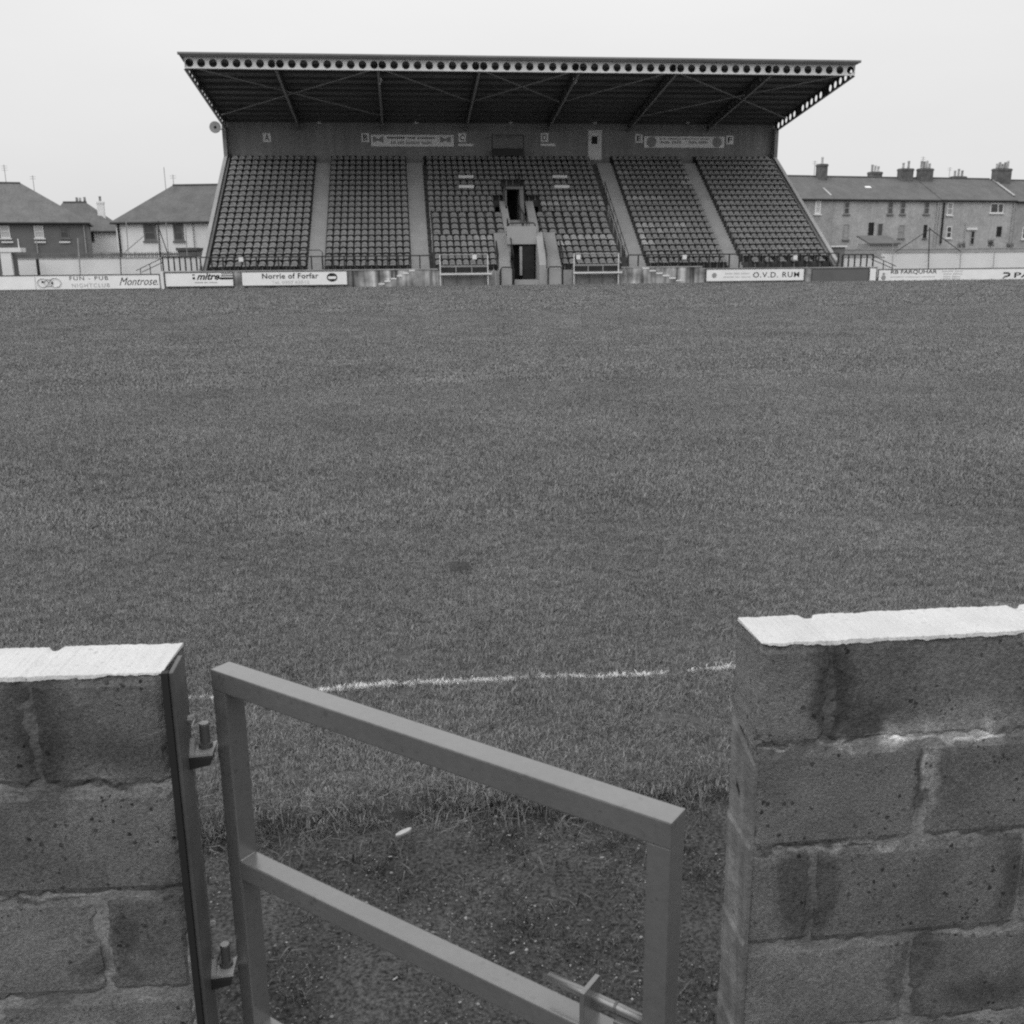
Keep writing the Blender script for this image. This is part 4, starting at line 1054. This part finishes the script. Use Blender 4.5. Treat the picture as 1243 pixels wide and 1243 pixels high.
# RB FARQUHAR ... PA
bd = board('advertising_board', W(1066.5), 58.0, -.06, .76, YB, 'very long white board reading RB FARQUHAR with PA further right')
W2 = W
lettering('wording', 'RB FARQUHAR', W(1081), W(1137), .44, .74, YB - .006, M['ink'], bd, bold=.012)
dashes(W(1081), W(1135), .24, .32, YB - .002, M['ink_pale'], bd, (8, 9, 8))
for i, z in enumerate((.58, .40, .22, .08)):
    dashes(W(1143 + 2 * (i > 0)), W(1168 - 2 * (i > 1)), z, z + .10, YB - .002, M['ink_pale'], bd, (5, 6) if i else (7, 5))
em = MB(); em.lathe([(.17, YB - .012), (.17, YB - .002)], (W(1072.5), 0, .24), axis='y', n=12); em.box(W(1071), W(1074), YB - .012, YB - .002, .44, .56); em.build('emblem', M['ink_grey'], bd)
lettering('wording', 'PA', W(1231), W(1252), .14, .50, YB - .006, M['ink'], bd, bold=.014)
em = MB(); xx = W(1217); e1 = W(1226)
em.prism_y([(xx, .42), (xx + .06, .52), (e1 - .15, .52), (e1, .44), (e1, .28), (e1 - .15, .20), (xx + .25, .20), (xx + .05, .08), (xx + .0, .12), (xx + .22, .30), (e1 - .2, .30), (e1 - .14, .34), (e1 - .14, .40), (e1 - .2, .42)], YB - .012, YB - .002)
em.build('emblem', M['ink'], bd)

# ------------------------------------------------------------------ boundary walls, fence and poles
def wall(name, x0, x1, y0, z1, label, m_, cat='wall', th=.25, cop=True):
    w_ = wempty(name, ((x0 + x1) / 2, y0, 0), label, cat)
    MB().box(x0, x1, y0, y0 + th, -.06, z1 - (.06 if cop else 0)).build('wall_face', M[m_], w_)
    if cop: MB().box(x0, x1, y0 - .04, y0 + th + .04, z1 - .06, z1).build('coping', M['coping'], w_)
    n_ = int((x1 - x0) / 5.2)
    return w_
wall('boundary_wall', -28.2, -14.2, 78.0, 2.03, 'pale boundary wall left of the stand, below the dark paling fence', 'wall_pale')
wall('boundary_wall', 39.4, 62.0, 80.0, 1.93, 'pale boundary wall right of the stand, below the terraced houses', 'wall_pale')
wall('boundary_wall', 31.5, 39.4, 79.6, 1.6, 'short pale boundary wall hard by the right end of the stand', 'wall_pale')
fe = wempty('paling_fence', (-21, 79.2, 0), 'dark wooden paling fence along the top of the left boundary wall', 'fence')
for i in range(96):
    x = -28.1 + 13.4 * i / 95
    if i == 0:
        fme = MB().prism_y([(-.045, -.05), (.045, -.05), (.045, 2.34), (0, 2.44), (-.045, 2.34)], -.012, .012).mesh('paling', M['timber'])
    o = link('paling', fme, fe); o.location = (x + 21 + random.uniform(-.01, .01), 0, random.uniform(-.03, .03))
for z in (.6, 1.5, 2.2):
    MB().box(-28.2, -14.6, 79.23, 79.27, z, z + .09).build('fence_rail', M['timber'], fe)
# thick and thin poles
def pole(px, py0, Y, r, label, py1=None, lean=0, stays=(), group='netting poles behind the boards', m_='rail', z0=-.05):
    a = at(px, py0, Y=Y); b = at(px + lean, py1, Y=Y) if py1 else None
    p = wempty('pole', (a.x, Y, 0), label, 'pole', group)
    MB().tube([((b.x if b else a.x), Y, z0), (a.x, Y, a.z)], r, 6).build('shaft', M[m_], p)
    for (sx_, sy_, ex_, ey_) in stays:
        s0, s1 = at(sx_, sy_, Y=Y), at(ex_, ey_, Y=Y)
        MB().tube([s0, s1], .035, 5).build('stay', M[m_], p)
    return p
pole(45, 314, 77.6, .11, 'thick dark post against the pale wall left of the long board emblem', 331, 2)
pole(94.5, 289, 77.6, .05, 'thin pole against the pale wall above FUN PUB', 331, 2, m_='steel_mid')
pole(144.5, 284, 77.6, .035, 'thin dark pole at the corner of the pale hipped house', 330, 1.5)
pole(153, 268, 78.9, .035, 'thin pole with one stay before the pale hipped house', 306, 1, stays=[(174, 287, 152, 305.5)], m_='steel_mid')
pole(192, 268, 78.8, .035, 'dark pole with a slanting stay between the two windows of the pale hipped house', 309, 1, stays=[(192, 275, 204, 309)])
pole(201.5, 270, 78.8, .03, 'very thin pole right of the slanting stay', 308, 2, m_='steel_mid')
pole(225, 272, 78.8, .03, 'very thin pole near the left edge of the stand', 308, 1, m_='steel_mid')
pole(1128.5, 276, 79.7, .045, 'tall dark pole with two sloping stays on the right boundary wall', 325, -1, stays=[(1129, 278, 1087, 306), (1129, 278, 1167, 306)])
pole(1084, 290, 79.7, .03, 'thin pole at the near end of the right boundary wall', 325, 0, m_='steel_mid')
pole(1167, 298, 79.7, .04, 'thin pole between the stayed pole and the right frame edge', 325, -1.5, m_='steel_mid')
pole(1207.5, 300, 79.7, .04, 'thin pole above the blank part of the RB FARQUHAR board', 325, -1.5, m_='steel_mid')

# ------------------------------------------------------------------ houses
def frame_window(par, c, u, n, w, h, fm='white', glass='glass', sill=True, bars=True, t=.07):
    """Window standing in the facade: frame bars with sub-parts pane, glazing bar and sill. c = bottom centre, u along, n outwards."""
    up_ = Vector((0, 0, 1))
    def q(du, dz, dn): return c + u * du + up_ * dz + n * dn
    def pbox(m, u0, u1, z0, z1, n0, n1):
        vs = [q(a, z, d) for d in (n0, n1) for z in (z0, z1) for a in (u0, u1)]
        m.add(vs, [(0, 1, 3, 2), (4, 6, 7, 5), (0, 4, 5, 1), (2, 3, 7, 6), (0, 2, 6, 4), (1, 5, 7, 3)])
    f = MB()
    pbox(f, -w / 2, w / 2, 0, t, -.02, .05); pbox(f, -w / 2, w / 2, h - t, h, -.02, .05)
    pbox(f, -w / 2, -w / 2 + t, t, h - t, -.02, .05); pbox(f, w / 2 - t, w / 2, t, h - t, -.02, .05)
    if bars: pbox(f, -w / 2 + t, w / 2 - t, h * .5 - .03, h * .5 + .03, -.02, .045)
    fo = f.build('window', M[fm], par)
    inv = None
    def sub(nm, m_, *a):
        g_ = MB(); pbox(g_, *a)
        if par.get('world_parts'):
            iv = par.matrix_basis.inverted(); g_.v = [tuple(iv @ Vector(v)) for v in g_.v]
        return link(nm, g_.mesh(nm, M[m_]), fo)
    sub('pane', glass, -w / 2 + t, w / 2 - t, t, h - t, -.03, .012)
    if sill: sub('sill', 'steel_pale' if fm == 'white' else 'concrete', -w / 2 - .1, w / 2 + .1, -.12, -.002, -.02, .12)
    return fo


def hip_house(name, label, O, u, w, d, ze, zr, hl_, hr_, wallm, roofm, ov=.3, cat='house', gutter=True):
    """O: left front corner at ground, u: unit vector along the facade, depth away from us; hl_/hr_: hip run at each end (0 = gable)."""
    n = Vector((u.y, -u.x, 0))      # outwards, towards us
    h_ = wempty(name, O, label, cat, 'houses behind the ground')
    def q(a, b, z): return O + u * a - n * b + Vector((0, 0, z))
    m = MB(); m.add([q(0, 0, -.06), q(w, 0, -.06), q(w, d, -.06), q(0, d, -.06), q(0, 0, ze), q(w, 0, ze), q(w, d, ze), q(0, d, ze)], [(3, 2, 1, 0), (4, 5, 6, 7), (0, 1, 5, 4), (1, 2, 6, 5), (2, 3, 7, 6), (3, 0, 4, 7)])
    if hl_ == 0: m.add([q(0, 0, ze), q(0, d, ze), q(0, d / 2, zr - .1), q(.3, 0, ze), q(.3, d, ze), q(.3, d / 2, zr - .1)], [(0, 1, 2), (3, 5, 4), (0, 3, 4, 1), (1, 4, 5, 2), (2, 5, 3, 0)])
    if hr_ == 0: m.add([q(w, 0, ze), q(w, d, ze), q(w, d / 2, zr - .1), q(w - .3, 0, ze), q(w - .3, d, ze), q(w - .3, d / 2, zr - .1)], [(0, 2, 1), (3, 4, 5), (0, 1, 4, 3), (1, 2, 5, 4), (2, 0, 3, 5)])
    m.build('wall', M[wallm], h_)
    r_ = MB(); e = ov
    bl, br, tr, tl = (-e if hl_ else 0, -e), (w + e if hr_ else w, -e), (w + e if hr_ else w, d + e), (-e if hl_ else 0, d + e)
    zl = ze - .02
    top = [q(*bl, zl), q(*br, zl), q(*tr, zl), q(*tl, zl), q(hl_, d / 2, zr), q(w - hr_, d / 2, zr)]
    lo = [v - Vector((0, 0, .16)) for v in top[:4]]
    r_.add(top + lo, [(0, 1, 5, 4), (1, 2, 5), (2, 3, 4, 5), (3, 0, 4), (6, 7, 1, 0), (7, 8, 2, 1), (8, 9, 3, 2), (9, 6, 0, 3), (9, 8, 7, 6)])
    ro = r_.build('roof', M[roofm], h_)
    if gutter:
        MB().tube([q(bl[0], -e - .05, ze - .12), q(br[0], -e - .05, ze - .12)], .08, 6).build('gutter', M['rail'], h_)
        MB().bar(q(hl_ + .02, d / 2, zr + .03), q(w - hr_ - .02, d / 2, zr + .03), .22, .10).build('ridge', M['slate'], h_)
    return h_, q, n


def chimney(h_, c, u, w, d, z0, z1, pots, m_='chimney', pot_h=.55):
    m = MB(); n = Vector((u.y, -u.x, 0))
    def bx(mm, cw, cd, za, zb__):
        vs = [c + u * a * cw / 2 + n * b * cd / 2 + Vector((0, 0, z)) for z in (za, zb__) for a, b in ((-1, -1), (1, -1), (1, 1), (-1, 1))]
        mm.add(vs, [(3, 2, 1, 0), (4, 5, 6, 7), (0, 1, 5, 4), (1, 2, 6, 5), (2, 3, 7, 6), (3, 0, 4, 7)])
    bx(m, w, d, z0, z1 - .22); bx(m, w + .08, d + .08, z1 - .22, z1 - .06); bx(m, w - .04, d - .04, z1 - .06, z1)
    co = m.build('chimney', M[m_], h_)
    for i in range(pots):
        x = ((i + .5) / pots - .5) * w * .9; hh = pot_h * random.uniform(.75, 1.25)
        p = c + u * x; g_ = MB(); g_.lathe([(.13, z1), (.11, z1 + hh * .8), (.14, z1 + hh * .82), (.12, z1 + hh)], (p.x, p.y, 0), n=8)
        iv = h_.matrix_basis.inverted(); g_.v = [tuple(iv @ Vector(v)) for v in g_.v]
        link('chimney_pot', g_.mesh('chimney_pot', M['pot']), co)
    return co


def aerial(h_, p, z0, z1, arms=3):
    m = MB(); m.tube([(p.x, p.y, z0), (p.x, p.y, z1)], .03, 5)
    for i in range(arms): m.tube([(p.x - .25, p.y, z1 - .1 - .18 * i), (p.x + .25, p.y, z1 - .1 - .18 * i)], .014, 4)
    m.build('aerial', M['steel_mid'], h_)


X1 = Vector((1, 0, 0))
def facade(px, Yc, deg):
    """Facade plane through the ground point below pixel column px at distance Yc, turned by deg."""
    u = Vector((math.cos(R(deg)), math.sin(R(deg)), 0)); n = Vector((u.y, -u.x, 0)); c = at(px, 300, Y=Yc); c.z = 0
    return c, u, n, (lambda x, y, back=0.0: at(x, y, P0=c - n * back, n=n))
def win(h_, Q, u, n, x0, x1, y0, y1, **k):
    a, b = Q(x0, y1), Q(x1, y0); xm = (a + b) / 2; xm.z = a.z
    return frame_window(h_, xm, u, n, (b - a).dot(u), b.z - a.z, **k)
def pipe(h_, Q, n, x, y0, r, m_):
    p = Q(x, y0) + n * .1; MB().tube([Vector((p.x, p.y, -.05)), p], r, 6).build('drainpipe', M[m_], h_)
# dark harled house, far left
c, u, n, Q = facade(108, 94.0, 14)
ze = Q(60, 269.5).z; w = 13.6; zr = Q(10, 222, 4.0).z
h_, q, n = hip_house('house', 'dark harled house with grey hipped roof and three upper windows, far left', c - u * w, u, w, 8.0, ze, zr, 4.6, 4.6 + .6, 'harl_dark', 'slate_pale')
win(h_, Q, u, n, 1.5, 11, 274, 289, fm='white', glass='ink_pale', sill=True); win(h_, Q, u, n, 42.5, 52, 274, 289, fm='white', glass='ink_pale'); win(h_, Q, u, n, 74, 82.5, 274, 289, fm='harl_dark', glass='glass')
for x0_, x1_ in ((72, 85), (42, 55.5), (2, 16)):
    a, b = Q(x0_, 294), Q(x1_, 292.5); MB().bar(a + n * .06, Vector((b.x, b.y, a.z)) + n * .06, .12, .13).build('window_ledge', M['white'], h_)
pipe(h_, Q, n, 101, 271, .05, 'steel_mid'); pipe(h_, Q, n, 44, 290, .05, 'steel_mid')
p = Q(7.5, 222, 4.0); aerial(h_, p, p.z - .1, at(5, 200, Y=p.y).z); p = Q(42, 234, 4.2); aerial(h_, p, p.z - .6, at(40, 213, Y=p.y).z, 2)
# small pale house between
c, u, n, Q = facade(143, 103.0, 6)
ze = Q(120, 280).z; zr = Q(85, 245.5, 3.5).z; w = 6.4
h_, q, n = hip_house('house', 'small pale house with tall white chimney between the dark and the hipped house', c - u * w, u, w, 7.0, ze, zr, 1.2, 3.1, 'harl_pale', 'slate')
p = Q(123.5, 262, 2.0); chimney(h_, Vector((p.x, p.y, 0)), u, .62, .6, ze, Q(123.5, 244.5, 2.0).z, 1, 'harl_pale', .6)
for xx_ in (93.5, 97.5, 103): p = Q(xx_, 245, 3.6); chimney(h_, Vector((p.x, p.y, 0)), u, .2, .3, zr - .3, Q(xx_, 243.5, 3.6).z, 1, 'chimney', .3)
win(h_, Q, u, n, 110, 114, 281, 294, fm='ink_grey', sill=False, bars=False)
# pale hipped house
c, u, n, Q = facade(143, 88.0, -11)
ze = Q(200, 268.7).z; zr = Q(205, 225, 4.0).z; w = 13.0
h_, q, n = hip_house('house', 'pale harled house with dark hipped roof and two windows, next to the stand', c, u, w, 8.0, ze, zr, 3.5, 3.6, 'harl_pale', 'slate')
win(h_, Q, u, n, 175.5, 189, 272.5, 292.5, fm='harl_dark', t=.16); win(h_, Q, u, n, 211.5, 222, 272, 292.5, fm='harl_dark', t=.14)
pipe(h_, Q, n, 191, 270, .05, 'steel_mid'); pipe(h_, Q, n, 143.5, 271, .08, 'rail'); pipe(h_, Q, n, 234, 270, .04, 'steel_mid')
p = Q(201, 226, 4.0); aerial(h_, p, p.z - .4, at(200, 203, Y=p.y).z, 0); p = Q(211, 226, 4.0); aerial(h_, p, p.z - .1, at(211, 212, Y=p.y).z, 2)
# flat-roofed hut far left, shed near the stand
hut = wempty('hut', (-27.5, 74.0, 0), 'flat roofed hut with white fascia and white pillar at the far left', 'hut')
MB().box(-31.0, -26.75, 73.9, 75.2, -.05, 2.42).build('wall', M['harl_dark'], hut); MB().box(-31.2, -25.9, 73.6, 74.6, 2.45, 2.74).build('fascia', M['white'], hut)
MB().box(-27.3, -26.6, 73.65, 73.89, -.05, 2.41).build('pillar', M['white'], hut); MB().box(-28.9, -27.6, 73.86, 73.899, .2, 2.2).build('door', M['steel_dark'], hut)
MB().tube([(-26.2, 74.2, 2.74), (-26.2, 74.2, 3.35)], .03, 6).build('vent_pipe', M['white'], hut)
o = MB().lathe([(.0, -.05), (.26, 0), (.3, .35), (.2, .6), (.0, .62)], (-26.0, 72.6, .35), n=10).build('waste_bin', M['ink']); tag(o, 'small black bin in front of the hut at the far left', 'bin')
sh = wempty('shed', (-16, 82, 0), 'small grey shed with dark flat roof close to the left end of the stand', 'shed')
a, b = at(215.5, 303, Y=80.0), at(238, 303, Y=80.0)
MB().box(a.x, b.x, 80.0, 82.5, -.05, 2.5).build('wall', M['concrete'], sh); MB().box(a.x - .1, b.x + .1, 79.85, 82.6, 2.5, 2.72).build('roof', M['slate'], sh)
sp = wempty('stair_porch', (31, 69.5, 0), 'small concrete porch with pale flat coping at the right end of the stand', 'porch')
MB().box(30.25, 31.3, 69.3, 71.8, -.05, 2.32).build('wall', M['concrete'], sp); MB().box(30.2, 31.4, 69.15, 71.9, 2.32, 2.42).build('coping', M['steel_pale'], sp)

# terrace of stone houses, right: facade turned a little away
ta = R(11.0); tu = Vector((math.cos(ta), math.sin(ta), 0)); tn = Vector((tu.y, -tu.x, 0)); TP = Vector((36.0, 93.0, 0))
def T(x, y): return at(x, y, P0=TP, n=tn)
def Tu(x, y=260): return (T(x, y) - TP).dot(tu)
zeave, zridge = T(1100, 242).z, 0
D_ = 8.0
def Tz(y, x=1100): return T(x, y).z
back_r = lambda x, y: at(x, y, P0=TP - tn * (D_ / 2), n=tn)
zridge = back_r(1100, 216).z
houses = {}
segs = [('a', 930, 1007.5, 'stone_b', 'stone terraced house partly hidden by the right side of the stand'),
        ('b', 1008, 1139.5, 'stone', 'long stone terraced house with four upper windows and two big chimneys'),
        ('c', 1140, 1231.5, 'stone', 'stone terraced house with wide white window and white lintelled door'),
        ('d', 1232, 1330, 'stone_b', 'paler stone terraced house at the right edge of the picture')]
for key, xa, xb, wm, lb in segs:
    ua, ub = Tu(xa), Tu(xb)
    zof = {'a': -.02, 'b': 0, 'c': .03, 'd': -.05}[key]
    O = TP + tu * ua - tn * {'a': -.35, 'b': 0, 'c': .0, 'd': .02}[key]
    hh, q, n = hip_house('terraced_house', lb, O, tu, ub - ua - .01, D_, zeave + zof, zridge + zof, 0, 0, wm, 'slate', ov=.18)
    houses[key] = hh
def tw(key, x0_, x1_, y0_, y1_, fm='white', gl='glass', **k):
    a, b = T(x0_, y1_), T(x1_, y0_)
    off = tn * (.35 if key == 'a' else 0)
    frame_window(houses[key], (a + b) / 2 + Vector((0, 0, a.z - (a.z + b.z) / 2)) + off, tu, tn, (b - a).dot(tu), b.z - a.z, fm=fm, gl=gl, **k) if False else \
        frame_window(houses[key], (a + b) / 2 + Vector((0, 0, a.z - (a.z + b.z) / 2)) + off, tu, tn, (b - a).dot(tu), b.z - a.z, fm=fm, glass=gl, **k)
tw('a', 986, 994, 244, 260, 'white', 'ink_pale', t=.14)
for x in (1024, 1077, 1092, 1121): tw('b', x, x + 7.5, 245, 260, 'ink_grey' if x != 1024 else 'steel_mid', 'glass')
tw('b', 1023, 1031, 272, 291, 'stone_b', 'stone_b', bars=False); tw('b', 1090, 1098, 273, 289, 'ink_grey', 'ink_grey'); tw('b', 1120, 1125.5, 273, 289, 'rail', 'ink')
tw('b', 1053, 1061, 270, 292, 'rail', 'ink', sill=False, bars=False); tw('b', 1064, 1072, 271, 290, 'ink_grey', 'glass', bars=False)
tw('c', 1149, 1157, 246, 261, 'white', 'ink_grey'); tw('c', 1201.5, 1218.5, 247, 258.5, 'white', 'glass', bars=False); tw('c', 1148, 1155.5, 275, 289, 'white', 'glass')
tw('c', 1209, 1216, 275, 287, 'rail', 'ink', sill=False); tw('c', 1177, 1183.5, 280, 297, 'ink_grey', 'ink', sill=False)
a, b = T(1173, 278), T(1186, 275); MB().bar(a + tn * .06, Vector((b.x, b.y, a.z)) + tn * .06, .12, .2).build('door_lintel', M['white'], houses['c'])
tw('d', 1240, 1248, 276, 290, 'white', 'glass')
a = T(1211, 247); b = T(1211, 258.5); MB().tube([a + tn * .06, b + tn * .06], .06, 5).build('mullion', M['white'], houses['c'])
for key, x, y0_, y1_, m_, r_ in (('b', 1009, 240, 305, 'rail', .12), ('c', 1145.5, 246, 296, 'rail', .10), ('b', 1138, 246, 300, 'steel_mid', .06), ('c', 1230.5, 246, 300, 'steel_mid', .06), ('c', 1172, 270, 300, 'steel_mid', .05)):
    a, b = T(x, y0_), T(x, y1_); MB().tube([a + tn * .12, Vector((a.x, a.y, max(-.05, b.z))) + tn * .12], r_, 6).build('drainpipe', M[m_], houses[key])
for key, xa, xb, yt, pots, dz in (('a', 993.5, 1002.5, 199, 1, .2), ('b', 1056, 1068.5, 208.5, 3, .4), ('b', 1092.5, 1106.5, 204.5, 2, .6), ('b', 1116, 1130.5, 204.5, 4, .6), ('c', 1156, 1170.5, 214, 3, .0), ('c', 1207.5, 1225.5, 204.5, 5, .6)):
    behind = D_ / 2 + (1.2 if yt > 207 else -.35)
    pl = TP - tn * behind
    a, b = at(xa, yt, P0=pl, n=tn), at(xb, yt, P0=pl, n=tn)
    chimney(houses[key], Vector(((a.x + b.x) / 2, (a.y + b.y) / 2, 0)), tu, (b - a).length, .75, zridge - 1.0, a.z, pots, pot_h=.62)
for key, x in (('a', 989), ('c', 1153.5), ('b', 1120)):
    p = at(x, 200, P0=TP - tn * 5.0, n=tn); aerial(houses[key], p, zridge - .6, at(x, 195 if x < 1000 else (190 if x < 1130 else 203), P0=TP - tn * 5, n=tn).z, 2)
# skylight and pale patch on the roofs
def roof_pt(x, y):
    e = TP + tn * .18; s_ = (zridge - zeave + .02) / (D_ / 2 + .18)
    nrm = Vector((tn.x * s_, tn.y * s_, 1)).normalized()
    return at(x, y, P0=Vector((e.x, e.y, zeave - .02)), n=nrm), nrm
for key, x, y, w_, hh in (('a', 995.5, 232, .35, .5), ('b', 1053.5, 228, .3, .35)):
    p, nr = roof_pt(x, y); MB().bar(p + nr * .05 - tu * w_, p + nr * .05 + tu * w_, hh, .1, nr).build('skylight', M['white'], houses[key])
for key, (xa, ya), (xb, yb) in (('a', (1004.5, 229), (1008.5, 238)), ('c', (1212, 219), (1231, 238))):      # pale skews where the roofs meet
    pa, nr = roof_pt(xa, ya); pb, nr = roof_pt(xb, yb); pa = pa + tu * ((pb - pa).dot(tu))
    MB().bar(pa + nr * .06, pb + nr * .06, .2, .08, nr).build('roof_skew', M['stone'], houses[key])
# back-yard walls and sheds before the terrace
gw = wall('garden_wall', 33.5, 63.0, 86.0, 2.25, 'grey stone yard wall between the pale wall and the terraced houses', 'stone_b')
ys_ = wempty('yard_shed', (50, 88, 0), 'grey lean-to shed with sloping roof in the yard of the long terraced house', 'shed')
a, b = at(1056, 300, Y=87.0), at(1090, 300, Y=87.0)
MB().box(a.x, b.x, 87.0, 89.4, -.05, 2.7).build('wall', M['stone_b'], ys_)
MB().prism_x([(86.8, 2.62), (86.8, 2.74), (89.5, 3.45), (89.5, 3.33)], a.x - .15, b.x + .15).build('roof', M['slate'], ys_)
for i, (x0_, x1_, y, lb) in enumerate(((1162, 1172, 293, 'small dark bush by the drainpipe of the terrace'), (1199, 1207, 290, 'small dark bush below the dark ground floor window'), (1221, 1230, 293.5, 'small dark bush near the right end of the terrace'))):
    a, b = at(x0_, y + 6, Y=89.5), at(x1_, y, Y=89.5); rr = random.Random(i)
    bs = wempty('bush', ((a.x + b.x) / 2, 89.5, 0), lb, 'bush', 'bushes in the back yards')
    lv = MB(); cx = (a.x + b.x) / 2; wv = (b.x - a.x) / 2
    for _ in range(260):
        th = rr.uniform(0, 6.283); ph = rr.uniform(-.2, 1); rr_ = rr.uniform(.5, 1)
        c_ = Vector((cx + wv * rr_ * math.cos(th), 89.5 + wv * rr_ * math.sin(th), b.z - .55 + .6 * ph * rr_))
        d1 = Vector((rr.gauss(0, 1), rr.gauss(0, 1), rr.gauss(0, 1))).normalized() * .09; d2 = Vector((rr.gauss(0, 1), rr.gauss(0, 1), rr.gauss(0, 1))).normalized() * .06
        lv.add([c_ - d1, c_ + d2, c_ + d1], [(0, 1, 2)])
    lv.build('foliage', M['blade'], bs)
    st = MB(); st.tube([(cx, 89.5, -.05), (cx, 89.5, b.z - .2)], .05, 6)
    for k in range(4): st.tube([(cx, 89.5, b.z - .7), (cx + wv * .6 * math.cos(k * 1.6), 89.5 + wv * .6 * math.sin(k * 1.6), b.z - .15)], .025, 5)
    st.build('stem', M['timber'], bs)

for o in bpy.data.objects:
    if 'world_parts' in o: del o['world_parts']
